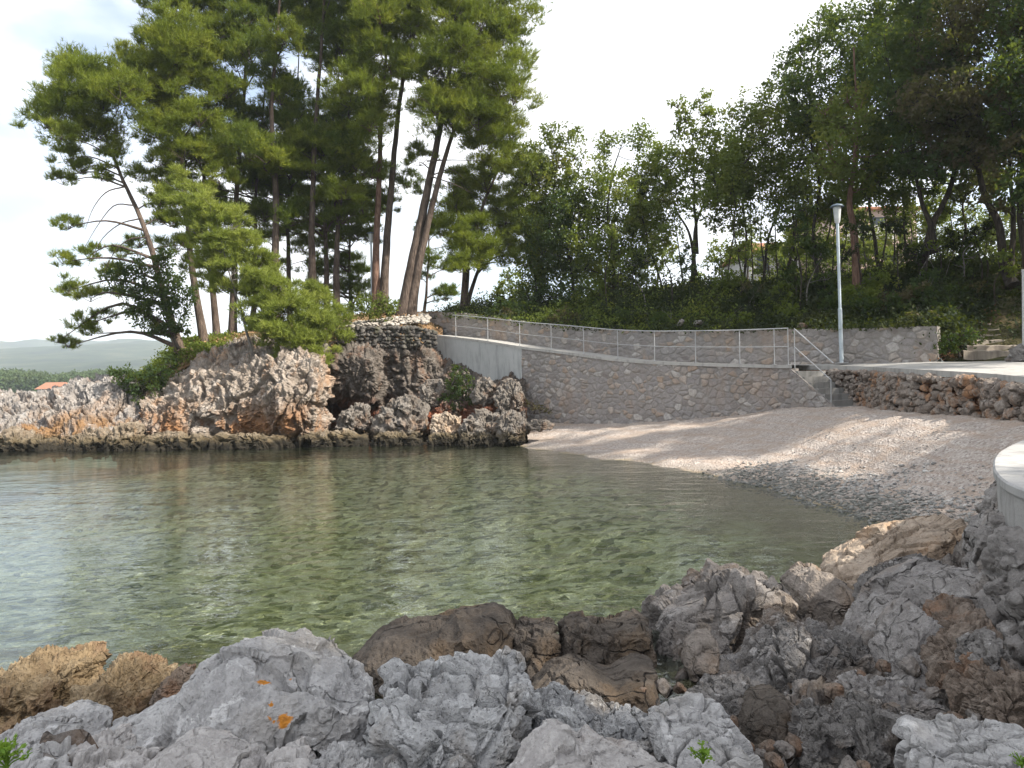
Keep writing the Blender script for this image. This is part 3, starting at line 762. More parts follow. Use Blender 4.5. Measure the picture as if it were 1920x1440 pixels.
tag(mesh_obj('hillside', (BANKG.reshape(-1, 3)+np.array([0, 0, 1])*(.10*fbm(BANKG.reshape(-1, 3)*.8, 4, 3))[:, None]), grid_faces(300, 200), M['hill']), kind='structure')

# ------------------------------------------------------------------ plaza + ramp
fr_ = [(1488, 685.5, 24.7), (1537, 685.5, 24.15), (1590, 686, 23.2), (1638, 688, 22.2), (1664, 690, 20.4), (1694, 691.5, 19.0), (1750, 694, 17.4), (1850, 700, 15.6), (1920, 706, 14), (2100, 722, 11.5), (2500, 770, 8.0)]
bk_ = [(1488, 683.5, 25.0), (1600, 681, 23.95), (1680, 679.5, 23.1), (1757, 678.5, 22.2), (1840, 677, 21.6), (1930, 675, 21.0), (2150, 675, 20.4), (2700, 680, 19.4)]
fp = catmull(np.array([P(*a) for a in fr_]), 60); bp = catmull(np.array([P(*a) for a in bk_]), 60)
t = np.linspace(0, 1.04, 30)[None, :, None]
pg = (fp[:, None]*(1-t)+bp[:, None]*t).reshape(-1, 3)
pz = np.vstack([pg, fp-np.array([0, 0, .13]), fp-np.array([0, 0, .13])+np.array([.4, .3, 0])])
kf = np.arange(60)
fq = np.vstack([grid_faces(60, 30), np.stack([kf[:-1]*30, kf[:-1]+1800, kf[1:]+1800, kf[1:]*30], 1), np.stack([kf[:-1]+1800, kf[:-1]+1860, kf[1:]+1860, kf[1:]+1800], 1)])
tag(mesh_obj('plaza', pz, fq, M['paving'], smooth=False), kind='structure')
PF = fp

TOPL = [(800, 626), (820, 628), (900, 637), (980, 650), (1050, 658), (1150, 672), (1230, 678), (1320, 681), (1400, 683), (1485, 684.5)]
tx = np.linspace(800, 1486, 120)
ty = np.interp(tx, *zip(*TOPL))
k = np.ones(9)/9; ty = np.convolve(np.pad(ty, 4, mode='edge'), k, 'valid')
front = np.array([P(x, y, Dw(x)) for x, y in zip(tx, ty)])
NB = np.array([.656, .755, 0])
bw = 1.73
v = []
for p_ in front:
    a = p_-NB*.06; b = p_+NB*bw
    v += [a-np.array([0, 0, .10]), a, b, b-np.array([0, 0, .10])]
v = np.array(v); n = len(front); q = []
for i in range(n-1):
    for kk in range(3): q.append((i*4+kk, i*4+kk+1, (i+1)*4+kk+1, (i+1)*4+kk))
tag(mesh_obj('ramp', v, np.array(q), M['paving'], smooth=False), kind='structure')
RAMP = front

# lower retaining wall (stone part + bare concrete part) ---------------------------------------
root = empty('retaining_wall', P(1280, 775, Dw(1280)), 'long mortared stone retaining wall carrying the ramp above the pebble beach', 'wall')
def stonewall(name, v, q, nfront, parent, seed, su=.26, sv=.19, depth=.035):
    """front grid verts (first nfront) get stone relief + cell/joint attributes"""
    p_ = v[:nfront]; along = p_[:, 0]*.755-p_[:, 1]*.656
    a2 = np.stack([along/su, p_[:, 2]/sv, np.zeros(nfront)], 1)
    a2 = a2+.22*np.stack([fbm(a2*.8, 3, seed+k_) for k_ in (1, 2, 3)], 1)*np.array([1, 1, 0])
    a2[:, 2] = .5
    F1, F2, cid = worley(a2*np.array([1, 1, 0])+np.array([0, 0, .5]), seed)
    e = F2-F1+.10*perlin(np.stack([along*9, p_[:, 2]*9, along*0], 1), seed+4)
    joint = 1-sstep(.03, .17, e)
    dsp = depth*(sstep(.02, .22, e)*(.45+.9*cid)-.4)+.012*fbm(p_*7, 3, seed+6)
    v = v.copy(); v[:nfront] += nn*dsp[:, None]
    o = mesh_obj(name, v, q, M['wall'], parent, smooth=True)
    for an, vals in (('cell', cid), ('joint', joint)):
        at = o.data.attributes.new(an, 'FLOAT', 'POINT'); full = np.full(len(v), .5, np.float32); full[:nfront] = vals
        at.data.foreach_set('value', full)
    return o
nn = np.array([-.656, -.755, 0])
def wallstrip(pts_top, bottoms, thick, nz=24, back=NB):
    """pts_top Nx3, bottoms N z-values -> solid strip"""
    n = len(pts_top); v = []; q = []
    for p_, zb in zip(pts_top, bottoms):
        zs = np.linspace(zb, p_[2], nz)
        for z in zs: v.append((p_[0], p_[1], z))
    base = len(v)
    for p_, zb in zip(pts_top, bottoms):
        b = p_+back*thick
        v.append((b[0], b[1], p_[2])); v.append((b[0], b[1], zb))
    v = np.array(v); g = grid_faces(n, nz)
    for i in range(n-1):
        q.append((i*nz+nz-1, base+2*i, base+2*i+2, (i+1)*nz+nz-1))
        q.append((base+2*i, base+2*i+1, base+2*i+3, base+2*i+2))
    e = [[j for j in range(nz)]]
    q.append((0, nz-1, base, base+1)); q.append(((n-1)*nz, (n-1)*nz+nz-1, base+2*n-2, base+2*n-1))
    return v, np.vstack([g, np.array(q)])
sx = np.linspace(979, 1486, 460)
sy = np.interp(sx, tx, ty)
tp = np.array([P(x, y, Dw(x)) for x, y in zip(sx, sy)])-np.array([0, 0, .102])
v, q = wallstrip(tp, np.full(len(tp), .55), .5, 110)
v = v+nn*(.03*fbm(v*1.5, 3, 7)+.02)[:, None]
stonewall('stonework', v, q, 460*110, root, 5)
cx_ = np.linspace(800, 979, 60); cy_ = np.interp(cx_, tx, ty)
tp = np.array([P(x, y, Dw(x)) for x, y in zip(cx_, cy_)])-np.array([0, 0, .102])
bz = [P(x, np.interp(x, [800, 820, 860, 910, 980], [690, 700, 720, 742, 752]), Dw(x))[2] for x in cx_]
v, q = wallstrip(tp, bz, .5)
v = v+nn*.05
mesh_obj('concrete_panel', v, q, M['concrete'], root, smooth=False)

# upper retaining wall
root = empty('garden_wall', P(1300, 680, Du(1300)), 'upper mortared stone wall at the foot of the wooded bank behind the ramp', 'wall')
UT = [(775, 590), (800, 586), (860, 586), (910, 592), (960, 600), (1030, 608), (1100, 614), (1180, 619), (1260, 621), (1400, 619), (1500, 617), (1600, 616), (1757, 611)]
ux = np.linspace(775, 1757, 700); uy = np.interp(ux, *zip(*UT)); uy = np.convolve(np.pad(uy, 16, mode='edge'), np.ones(33)/33, 'valid')
tp = np.array([P(x, y, Du(x)) for x, y in zip(ux, uy)])
tp[:, 2] += .035*perlin(np.stack([ux*.11, ux*0, ux*0], 1), 3)+.02*perlin(np.stack([ux*.4, ux*0, ux*0], 1), 5)
bz = [P(x, np.interp(x, [775, 820, 980, 1150, 1320, 1757], [650, 655, 672, 690, 697, 695]), Du(x))[2] for x in ux]
tp[:, 2] += .03*fbm(np.stack([ux*.09, ux*0, ux*0], 1), 3, 9)
v, q = wallstrip(tp, bz, .42, 70)
v = v+nn*(.03*fbm(v*1.5, 3, 17))[:, None]
stonewall('stonework', v, q, 700*70, root, 15, .30, .22)

# ------------------------------------------------------------------ stairs from the ramp end down to the beach
st = empty('beach_stairs', P(1600, 768, 22.2), 'concrete stairs descending beside the stone wall from the ramp to the beach', 'stairs')
ax = np.array([.48, -.877, 0]); az = np.array([0, 0, 1.]); ay = np.array([.877, .48, 0])
top0 = P(1484, 685, Dw(1484)); zt = top0[2]
nst = 8; run = .235; rise = (zt-1.12)/nst
m = MB(); ms = MB()
for i in range(nst):
    c0 = top0+ax*(run*(i+.5)); zc = zt-rise*(i+1)
    hgt = (zc-.6)/2
    m.box(c0+ay*.72+np.array([0, 0, -zt+.6+hgt]) if False else np.array([c0[0], c0[1], .6+hgt])+ay*.62, (run/2, .60, hgt), (ax, ay, az))
m.build('steps', M['step'], st, smooth=False)
# stone stringer with sloping top facing the beach
v = []; n = 120; NZ = 70
for i in range(n):
    s_ = i/(n-1)*run*(nst-.6); p_ = top0+ax*s_
    ztop = zt-.10-rise*(s_/run)*.98
    for z in np.linspace(.6, max(ztop, .75), NZ): v.append((p_[0], p_[1], z))
base = len(v)
for i in range(n):
    s_ = i/(n-1)*run*(nst-.6); p_ = top0+ax*s_+ay*.018; ztop = zt-.10-rise*(s_/run)*.98
    v.append((p_[0]+ay[0]*.0, p_[1], max(ztop, .75))); v.append((p_[0], p_[1], .6))
v = np.array(v, float); f1 = grid_faces(n, NZ); q = []
for i in range(n-1): q.append((i*NZ+NZ-1, base+2*i, base+2*i+2, (i+1)*NZ+NZ-1))
v[:base] += (-ay)*(.05+.02*fbm(v[:base]*2, 3, 7))[:, None]
stonewall('stonework', v, np.vstack([f1, np.array(q)]), base, st, 25)

# ------------------------------------------------------------------ railing
rl_ = empty('ramp_railing', P(1300, 682, Dw(1300)), 'thin galvanised tube railing along the outer edge of the ramp', 'railing')
px_ = [852, 912, 972, 1031, 1092, 1156, 1225, 1302, 1385, 1450, 1476]
TR = np.array([(840, 596), (900, 604), (972, 598), (1031, 606), (1092, 612), (1160, 617), (1260, 616), (1385, 614), (1476, 612)], float)
def edge(x): return P(x, np.interp(x, tx, ty), Dw(x))+NB*.09
H_ = lambda x: np.interp(x, [840, 972, 1092, 1225, 1385, 1476], [.92, .96, 1.0, 1.04, 1.08, 1.12])
m = MB(); xs = np.linspace(846, 1477, 40)
m.tube([edge(x)+np.array([0, 0, H_(x)]) for x in xs], .018, 7); m.build('top_rail', M['rail'], rl_)
m = MB(); m.tube([edge(x)+np.array([0, 0, H_(x)*.50]) for x in xs], .012, 6); m.build('middle_rail', M['rail'], rl_)
for x in px_:
    m = MB(); b = edge(x); m.tube([b-np.array([0, 0, .12]), b+np.array([0, 0, H_(x)-.005])], .015, 7)
    m.box(b+np.array([0, 0, .006]), (.05, .05, .006)); m.build('post', M['rail'], rl_)
hr = empty('stair_handrail', top0+ax*.06, 'sloping tube handrail going down beside the beach stairs', 'railing')
a0 = top0+ax*.10+ay*.03; e0 = top0+ax*(run*6.3)+ay*.03; zd = rise*6.2
for nm, hh, r_, ex in (('top_rail', 1.10, .019, 1.0), ('middle_rail', .55, .014, .93)):
    m = MB(); m.tube([np.array([a0[0], a0[1], zt+hh]), np.array([*(a0+(e0-a0)*ex)[:2], zt+hh-zd*ex])], r_, 7); m.build(nm, M['rail'], hr)
for s_ in (0, 1):
    pxy = a0 if s_ == 0 else a0+(e0-a0)*.93
    zb = zt-.1 if s_ == 0 else 1.25
    m = MB(); m.tube([np.array([pxy[0], pxy[1], zb]), np.array([pxy[0], pxy[1], (zt+1.10 if s_ == 0 else zt+.55-zd*.93)])], .016, 7); m.build('post', M['rail'], hr)

# ------------------------------------------------------------------ rough dry wall under the plaza
rw = empty('dry_stone_wall', P(1750, 770, 17), 'rough dry stone wall of protruding rusty boulders under the plaza edge', 'wall')
m = MB(); rs = np.random.RandomState(11)
PFs = np.array([p_ for p_ in PF if p_[1] > 8.2])
seg = np.concatenate([[0], np.cumsum(np.linalg.norm(np.diff(PFs[:, :2], axis=0), axis=1))])
L = seg[-1]; s_ = 0.9
tmp = []
while s_ < L:
    fr = s_/L; size = .075+.075*fr
    pt = np.array([np.interp(s_, seg, PFs[:, i]) for i in range(3)])
    tn = np.array([np.interp(min(s_+.2, L), seg, PFs[:, i])-np.interp(max(s_-.2, 0), seg, PFs[:, i]) for i in range(2)]); tn /= np.linalg.norm(tn)
    outn = np.array([tn[1], -tn[0]]);
    if outn@np.array([-1, -.3]) < 0: outn = -outn
    z = pt[2]-.16-size*.3
    zbot = max(.75, 1.05)
    while z > zbot-.2:
        r = size*rs.uniform(.6, 1.5)
        off = .05+(pt[2]-z)*.16+rs.uniform(-.06, .09)
        c = np.array([pt[0]+outn[0]*off+tn[0]*rs.uniform(-.06, .06), pt[1]+outn[1]*off+tn[1]*rs.uniform(-.06, .06), z])
        tmp.append((c, (r*1.15, r*1.0, r*.92)))
        z -= r*1.45
    s_ += size*1.45
for i, (c, r) in enumerate(tmp):
    v, f = blob(c, r, 100+i, 3, 'block')
    m.add(v, None, f)
m.build('stonework', M['rough'], rw, smooth=False)
m = MB()      # earth core behind the stones
n = len(PFs); v = []; q = []
for i, p_ in enumerate(PFs):
    tn = PFs[min(i+1, n-1)]-PFs[max(i-1, 0)]; tn = tn[:2]/np.linalg.norm(tn[:2]); on = np.array([tn[1], -tn[0]]); on = on if on@np.array([-1, -.3]) > 0 else -on
    for h in np.linspace(0, 1, 8):
        z = (p_[2]-.135)*(1-h)+.6*h; o_ = -.03+.16*(p_[2]-z)
        v.append((p_[0]+on[0]*o_, p_[1]+on[1]*o_, z))
M['redsoil'] = m_ground('red_earth_fill', (.07, .05, .04), (.15, .085, .055), (.24, .11, .06), (.20, .16, .12))
mesh_obj('earth_core', np.array(v), grid_faces(n, 8), M['redsoil'], rw)

# ------------------------------------------------------------------ old dry-stone wall + stone chips on the headland
dw = empty('dry_stone_wall', P(730, 645, 32.4), 'old dark dry stone wall on top of the cliff left of the ramp', 'wall')
m = MB(); rs = np.random.RandomState(3)
i = 0
for x in np.arange(632, 818, 6.0):
    ytop = np.interp(x, [632, 660, 780, 818], [622, 614, 614, 624])
    for y in np.arange(ytop+2, 650, 6.5):
        r = rs.uniform(.085, .15); v, f = blob(P(x+rs.uniform(-2, 2)+(y % 2)*2, y+rs.uniform(-1, 1), 32.0+rs.uniform(-.08, .08)), (r*1.2, r, r*.85), 900+i, 3, 'crag'); m.add(v, None, f); i += 1
        if y < ytop+8:
            v, f = blob(P(x+rs.uniform(-3, 3), y-1, 32.35+rs.uniform(-.1, .1)), (r*1.2, r, r*.85), 1900+i, 2, 'crag'); m.add(v, None, f)
m.build('stonework', M['dryold'], dw)
m = MB()
for i in range(520):
    u = rs.uniform(); w_ = rs.uniform()
    x = 640+u*165; d = 32.4+w_*3.4; yb = np.interp(x, [640, 720, 805], [612, 608, 604])-w_*np.interp(x, [640, 700, 760, 805], [10, 14, 20, 14])
    r = rs.uniform(.05, .12); v, f = blob(P(x, yb+rs.uniform(-1, 2), d), (r*1.3, r, r*.7), 3000+i, 2); m.add(v, None, f)
tag(m.build('stone_chips', M['chips']), kind='stuff')

# ------------------------------------------------------------------ old steps at the right, post, dark boulder
os_ = empty('stone_steps', P(1850, 676, 21.6), 'old rough stone steps climbing the bank at the right edge', 'steps')
for i in range(8):
    fr = i/7; y = 668-fr*72; d = 21.5+fr*3.6
    xl = np.interp(fr, [0, 1], [1806, 1868]); xr = 1925
    a = P(xl, y, d)+np.array([0, 0, .16]); b = P(xr, y, d-.1)+np.array([0, 0, .16])
    m = MB(); c = (a+b)/2; ln = np.linalg.norm(b-a)/2; dx = (b-a)/np.linalg.norm(b-a); dy = np.array([-dx[1], dx[0], 0])
    nseg = 14; vv = []
    for s in np.linspace(-1, 1, nseg):
        jig = .03*math.sin(s*7+i*2)
        for (o_, z) in ((0+jig, -.26), (0+jig, -.02), (.03+jig, 0), (.62, 0.01)):
            vv.append(c+dx*ln*s+dy*o_+np.array([0, 0, z+.012*math.sin(s*11+i)]))
    m.add(vv, grid_faces(nseg, 4)); m.build('step', M['oldstep'], os_, smooth=False)
ps = empty('post', P(1919, 655, 20.4), 'pale upright post at the right edge beside the old steps', 'post')
m = MB(); m.tube([P(1919, 672, 20.4), P(1918, 510, 20.4)], .028, 10); m.build('shaft', M['rail'], ps)
m = MB(); m.tube([P(1918, 510, 20.4), P(1918, 505, 20.4)], .036, 10); m.build('cap', M['rail'], ps)
rock('boulder', [(1898, 674), (1900, 660), (1908, 648), (1930, 642), (1950, 652), (1952, 676)], 20.2, .5, M['darkcrag'], 'dark boulder at the foot of the old steps, right edge of the picture', 'block', 4, 61, cat='boulder')

# ------------------------------------------------------------------ street lamps
def lamp(px, pyb, pyt, D, label, lean=0.0):
    b = P(px, pyb, D); h = (pyb-pyt)*D/F
    r = empty('street_lamp', b, label, 'street lamp')
    t_ = b+np.array([lean, 0, h])
    def at(k): return b+(t_-b)*k
    m = MB(); m.tube([at(0), at(.34)], .062, 12); m.tube([at(.34), at(.345), at(.35)], [.062, .058, .045], 12); m.tube([at(.345), at(.89)], .045, 12); m.build('pole', M['pole'], r)
    m = MB(); m.box(b+np.array([0, 0, .01]), (.15, .15, .012)); m.build('base_plate', M['rail'], r)
    hd = MB(); hd.tube([at(.885), at(.90), at(.985)], [.06, .085, .12], 14); hd = hd.build('lantern', M['lampglass'], r)
    c = MB(); c.tube([at(.985), at(.988), at(1.0), at(1.008)], [.19, .21, .15, .03], 16); c.build('lamp_cap', M['lampdark'], r)
    return r
lamp(1578, 681, 384, 23.75, 'tall grey blue lamp post standing at the plaza wall by the beach stairs', -.06)
lamp(698, 592, 436, 36.5, 'slim pale lamp post among the pine trunks on the headland', .0)
# ------------------------------------------------------------------ boulders at the foot of the headland
def R(name, outline, D, dep, mat, label, kind='block', lev=5, seed=1, **kw):
    return rock(name, outline, D, dep, M[mat], label, kind, lev, seed, **kw)
R('boulder', [(628, 802), (640, 772), (665, 752), (690, 762), (698, 790), (690, 808)], 29.2, .55, 'boulder', 'grey boulder lying in front of the rust red cliff hollow', 'crag', 5, 3, cat='boulder')
R('boulder', [(700, 800), (712, 770), (735, 745), (770, 738), (798, 760), (804, 795), (790, 815), (720, 815)], 29.0, .8, 'boulder', 'large grey brown boulder at the foot of the dark cliff', 'crag', 5, 4, cat='boulder')
R('boulder', [(782, 728), (800, 708), (825, 712), (838, 740), (826, 762), (795, 760)], 30.0, .5, 'boulder', 'pale pinkish boulder perched above the others left of the green bush', 'block', 5, 5, cat='boulder')
R('boulder', [(806, 800), (812, 776), (838, 770), (862, 780), (866, 804), (850, 814), (815, 815)], 28.2, .5, 'tan', 'sunlit tan boulder with a flat top at the cliff foot', 'crag', 5, 6, cat='boulder')
R('boulder', [(880, 735), (892, 706), (920, 704), (934, 730), (922, 752), (890, 755)], 29.0, .45, 'boulder', 'grey boulder just under the bare concrete wall, upper left of its pile', 'crag', 5, 7, cat='boulder')
R('boulder', [(930, 742), (938, 712), (960, 706), (976, 722), (980, 760), (960, 778), (935, 770)], 28.3, .45, 'boulder', 'dark upright boulder at the foot of the wall where concrete meets stonework', 'crag', 5, 8, cat='boulder')
R('boulder', [(866, 806), (872, 776), (905, 764), (936, 772), (950, 796), (945, 818), (880, 820)], 27.6, .7, 'boulder', 'broad grey boulder in the middle of the pile at the beach corner', 'crag', 5, 9, cat='boulder')
R('boulder', [(932, 800), (940, 772), (962, 766), (984, 786), (990, 815), (978, 834), (940, 836)], 26.6, .55, 'boulder', 'craggy boulder at the corner where rocks, beach and water meet', 'crag', 5, 10, cat='boulder')
R('boulder', [(858, 834), (868, 808), (900, 800), (930, 812), (944, 834), (930, 846), (870, 846)], 26.8, .5, 'boulder', 'wet dark boulder at the waterline below the boulder pile', 'crag', 5, 12, cat='boulder')
R('boulder', [(985, 793), (1000, 784), (1030, 783), (1042, 792), (1030, 801), (995, 804)], 26.5, .3, 'boulder', 'low flat stone on the beach beside the boulder pile', 'crag', 4, 13, cat='boulder')
led = [
 ([(-40, 838), (-20, 806), (20, 800), (70, 808), (110, 820), (130, 845), (40, 855), (-30, 855)], 28.4, .7, 'low ochre tidal ledge at the far left end of the waterline'),
 ([(126, 842), (140, 812), (175, 800), (205, 806), (212, 835), (200, 850), (140, 850)], 28.0, .6, 'dark ochre ledge block with an overhang at the waterline, left of its twin'),
 ([(205, 842), (212, 798), (235, 788), (262, 796), (266, 835), (258, 850), (214, 850)], 27.8, .6, 'ochre ledge block with a pale top at the waterline left of the bluff'),
 ([(262, 845), (268, 812), (310, 806), (380, 810), (400, 838), (390, 850), (275, 850)], 27.6, .6, 'long dark tidal ledge under the left half of the sunlit bluff'),
 ([(392, 843), (402, 812), (460, 808), (530, 812), (552, 838), (540, 848), (410, 848)], 27.4, .55, 'long dark tidal ledge under the right half of the sunlit bluff'),
 ([(548, 838), (560, 812), (600, 803), (650, 802), (690, 810), (694, 832), (670, 844), (560, 844)], 28.0, .7, 'ochre tidal ledge below the rust red hollow'),
 ([(690, 834), (700, 810), (740, 806), (790, 814), (806, 832), (790, 845), (700, 845)], 27.8, .6, 'brown tidal ledge at the foot of the dark cliff'),
 ([(800, 838), (806, 814), (830, 808), (858, 814), (866, 836), (850, 847), (810, 847)], 27.2, .45, 'small ochre brown tidal rock between the ledge and the boulder pile'),
]
for i, (ol, D, dep, lb) in enumerate(led):
    R('tidal_ledge', ol, D, dep, 'ledge', lb, 'crag', 5, 40+i, cat='rock', k=.9)

# ------------------------------------------------------------------ foreground shore: bedrock sheet + individual rocks
ctrl = [(0, 1345, 4.6), (150, 1345, 4.6), (300, 1330, 4.7), (-250, 1345, 4.8), (-600, 1345, 5.0), (0, 1440, 3.4), (-400, 1440, 3.5), (300, 1420, 3.7), (480, 1420, 3.7), (700, 1400, 3.8), (900, 1420, 3.8),
        (660, 1270, 5.3), (820, 1270, 5.2), (1000, 1310, 5.0), (1150, 1310, 4.9), (1300, 1330, 4.7), (1250, 1270, 5.4), (1400, 1200, 5.7), (1500, 1190, 5.9), (1600, 1150, 6.4),
        (1400, 1400, 4.0), (1500, 1380, 4.1), (1600, 1330, 4.3), (1450, 1290, 4.8), (1600, 1220, 5.2), (1700, 1180, 5.3), (1700, 1280, 4.6), (1800, 1120, 5.4), (1800, 1220, 4.7), (1800, 1330, 4.1), (1765, 1085, 5.9), (1870, 1010, 6.0), (1870, 955, 6.6), (1750, 1062, 7.3), (1650, 1105, 7.2), (1830, 1025, 7.4), (1700, 1085, 6.9),
        (1880, 1060, 5.2), (1900, 1180, 4.5), (1900, 1300, 4.0), (1900, 1420, 3.5), (1700, 1420, 3.6), (1500, 1440, 3.6), (1200, 1440, 3.5), (960, 1440, 3.5), (2100, 1050, 5.0), (2100, 1300, 3.8), (2300, 1200, 4.2), (2300, 950, 6.2)]
cp = np.array([P(*c) for c in ctrl])
extra = np.array([(-4, 1.5, .5), (-1, 1.4, .55), (2, 1.4, .6), (4, 1.6, .9), (6, 2.5, 1.1), (6, 5, 1.2), (6, 8, .9), (-7, 2.5, .5), (-8, 5.4, -.3), (-3, 5.9, -.55), (-5, 6.2, -.7), (-1, 6.2, -.55), (0, 6.6, -.5), (1.4, 7.2, -.5), (2.6, 8.0, -.45), (3.8, 8.6, -.3), (4.8, 9.3, .02), (5.8, 9.6, .1), (0, 9, -1.6), (4, 10.5, -1.2), (-5, 9, -2), (7, 10.5, -.6), (2, 10, -1.5), (-9, 8, -2)])
cp = np.vstack([cp, extra])
gx = np.arange(-8, 7.2, .032); gy = np.arange(1.3, 10.2, .032)
X, Y = np.meshgrid(gx, gy, indexing='ij'); x = X.ravel(); y = Y.ravel()
num = np.zeros(x.size); den = np.zeros(x.size)
for c in cp:
    w = 1/((x-c[0])**2+(y-c[1])**2+.03)**2.0
    num += w*c[2]; den += w
z = num/den
pp = np.stack([x, y, z], 1)
zd = rockdisp(pp+np.array([0, 0, 3.]), 'crag', .55, 77, 1.0)+rockdisp(pp, 'block', 1.1, 78, .6)
tag(mesh_obj('bedrock', np.stack([x, y, z-.13+zd], 1), grid_faces(len(gx), len(gy)), M['bedrock']), kind='structure')

# e: ochre pitted rocks, left
R('rock', [(-60, 1340), (-50, 1250), (0, 1232), (40, 1215), (75, 1212), (115, 1216), (140, 1222), (146, 1262), (150, 1310), (140, 1345), (60, 1370), (-40, 1370)], 5.1, .55, 'ochre', 'sunlit ochre pitted rock at the water, far left of the foreground', 'sponge', 6, 11, k=1.0)
R('rock', [(128, 1330), (135, 1275), (165, 1252), (205, 1228), (245, 1232), (290, 1258), (312, 1275), (318, 1310), (300, 1340), (200, 1365), (140, 1355)], 5.0, .5, 'ochre', 'sunlit ochre pitted rock between the far left rock and the pale boulder', 'sponge', 6, 12, k=1.0)
R('rock', [(295, 1290), (312, 1258), (330, 1244), (346, 1248), (352, 1272), (335, 1300), (305, 1305)], 4.8, .2, 'rubble', 'small reddish pitted rock beside the big pale boulder', 'sponge', 5, 13)
# a: big pale boulder with orange lichen
big_o = [(180, 1400), (220, 1345), (275, 1300), (330, 1272), (372, 1232), (400, 1212), (445, 1192), (470, 1187), (505, 1198), (545, 1200), (580, 1212), (632, 1228), (668, 1248), (698, 1272), (708, 1300), (722, 1330), (738, 1362), (738, 1410), (640, 1440), (420, 1450), (250, 1440)]
BIG = R('boulder', big_o, 4.15, .62, 'grey', 'big pale grey boulder spotted with orange lichen, centre left foreground', 'smooth', 7, 21, k=1.0, shear=.5, cat='boulder')
# lichen patches as real thin crusts lying on the boulder
def hit(o, px, py):
    me = o.data; n = len(me.vertices); co = np.empty(n*3); me.vertices.foreach_get('co', co); co = co.reshape(-1, 3)+np.array(o.location)
    d = co-np.array([0, 0, CH]); kx = d[:, 0]/d[:, 1]; kz = d[:, 2]/d[:, 1]
    q = P(px, py, 1.0)-np.array([0, 0, CH])
    e = np.hypot(kx-q[0], kz-q[2])
    c = np.argsort(e)[:60]; c = c[np.argsort(co[c, 1])[:4]]
    return co[c].mean(0), co
spots = [(499, 1273, .036), (532, 1345, .040), (512, 1345, .013), (508, 1312, .012), (545, 1268, .010)]
sp = []
for px, py, r in spots:
    h, _ = hit(BIG, px, py); sp.append((*(h-np.array(BIG.location)), r, (.50, .20, .03)))
BIG.data.materials[0] = rock_mat('limestone_grey_lichen', (.275, .267, .26), (.415, .403, .393), (.545, .533, .52), stain=(.31, .28, .245), stain_amt=.4, lichen=.45, bump=.75, spots=sp)
# b: craggy
R('rock', [(690, 1440), (700, 1340), (708, 1285), (725, 1258), (760, 1248), (790, 1238), (812, 1246), (850, 1236), (895, 1232), (925, 1242), (948, 1232), (975, 1230), (996, 1244), (1002, 1275), (1000, 1340), (990, 1440), (960, 1500), (720, 1500)], 3.85, .5, 'crag', 'craggy pale grey rock with sharp upright ridges beside the lichen boulder', 'crag', 7, 22, shear=.35, k=.8)
# d: crag line + smooth front slab
R('rock', [(975, 1400), (985, 1320), (1005, 1292), (1035, 1290), (1072, 1290), (1110, 1308), (1150, 1318), (1190, 1322), (1222, 1335), (1240, 1400), (1200, 1450), (1000, 1460)], 3.95, .42, 'crag', 'low craggy grey rock right of the sharp ridged one', 'crag', 7, 23, shear=.4, k=.85)
R('rock', [(1205, 1400), (1222, 1335), (1240, 1322), (1272, 1320), (1290, 1312), (1325, 1308), (1372, 1318), (1392, 1350), (1412, 1400), (1425, 1450), (1300, 1480), (1210, 1470)], 3.75, .42, 'grey', 'grey fissured rock with a steep right side, end of the pale rocks', 'block', 7, 24, shear=.4, k=.75)
R('rock', [(940, 1440), (965, 1405), (1005, 1380), (1040, 1366), (1090, 1384), (1112, 1374), (1150, 1392), (1200, 1402), (1270, 1412), (1310, 1440), (1340, 1500), (950, 1510)], 3.2, .4, 'pinkgrey', 'smooth pale slab with rounded humps at the bottom edge, centre', 'smooth', 7, 25, shear=.8)
R('rock', [(1270, 1450), (1300, 1425), (1350, 1418), (1400, 1430), (1430, 1455), (1400, 1500), (1290, 1500)], 3.3, .3, 'grey', 'low smooth grey rock at the bottom edge behind the fresh green herb', 'smooth', 5, 26, shear=.8)
# c: bottom-left slabs
R('rock', [(-80, 1420), (-60, 1370), (0, 1352), (40, 1345), (70, 1352), (100, 1372), (105, 1400), (70, 1425), (-20, 1440)], 3.75, .4, 'grey', 'angular grey slab at the left edge below the ochre rocks', 'block', 6, 31, shear=.7, k=.7)
R('rock', [(20, 1352), (50, 1322), (95, 1316), (140, 1326), (172, 1340), (180, 1362), (150, 1380), (105, 1390), (50, 1372)], 4.2, .35, 'grey', 'rounded grey rock wedged between ochre rocks and angular slab', 'smooth', 5, 32, shear=.5)
R('rock', [(170, 1385), (178, 1340), (200, 1330), (260, 1322), (300, 1330), (330, 1350), (300, 1390), (220, 1402)], 4.05, .3, 'grey', 'blue grey rock leaning against the left foot of the lichen boulder', 'block', 5, 33, shear=.6)
R('rock', [(60, 1440), (80, 1395), (130, 1375), (200, 1372), (260, 1385), (275, 1420), (260, 1470), (80, 1480)], 3.5, .4, 'pinkgrey', 'pinkish grey slab at the bottom edge, second from the left corner', 'block', 6, 34, shear=.8, k=.8)
R('rock', [(215, 1440), (250, 1395), (300, 1375), (345, 1362), (390, 1366), (440, 1388), (470, 1410), (480, 1470), (240, 1490)], 3.45, .4, 'pinkgrey', 'pale pinkish slab with long joints below the lichen boulder', 'smooth', 7, 35, shear=.8)
R('rock', [(430, 1450), (450, 1412), (500, 1398), (560, 1396), (572, 1415), (570, 1480), (440, 1490)], 3.4, .35, 'pinkgrey', 'flat topped pale rock under the larger orange lichen patch', 'block', 5, 36, shear=.8, k=.7)
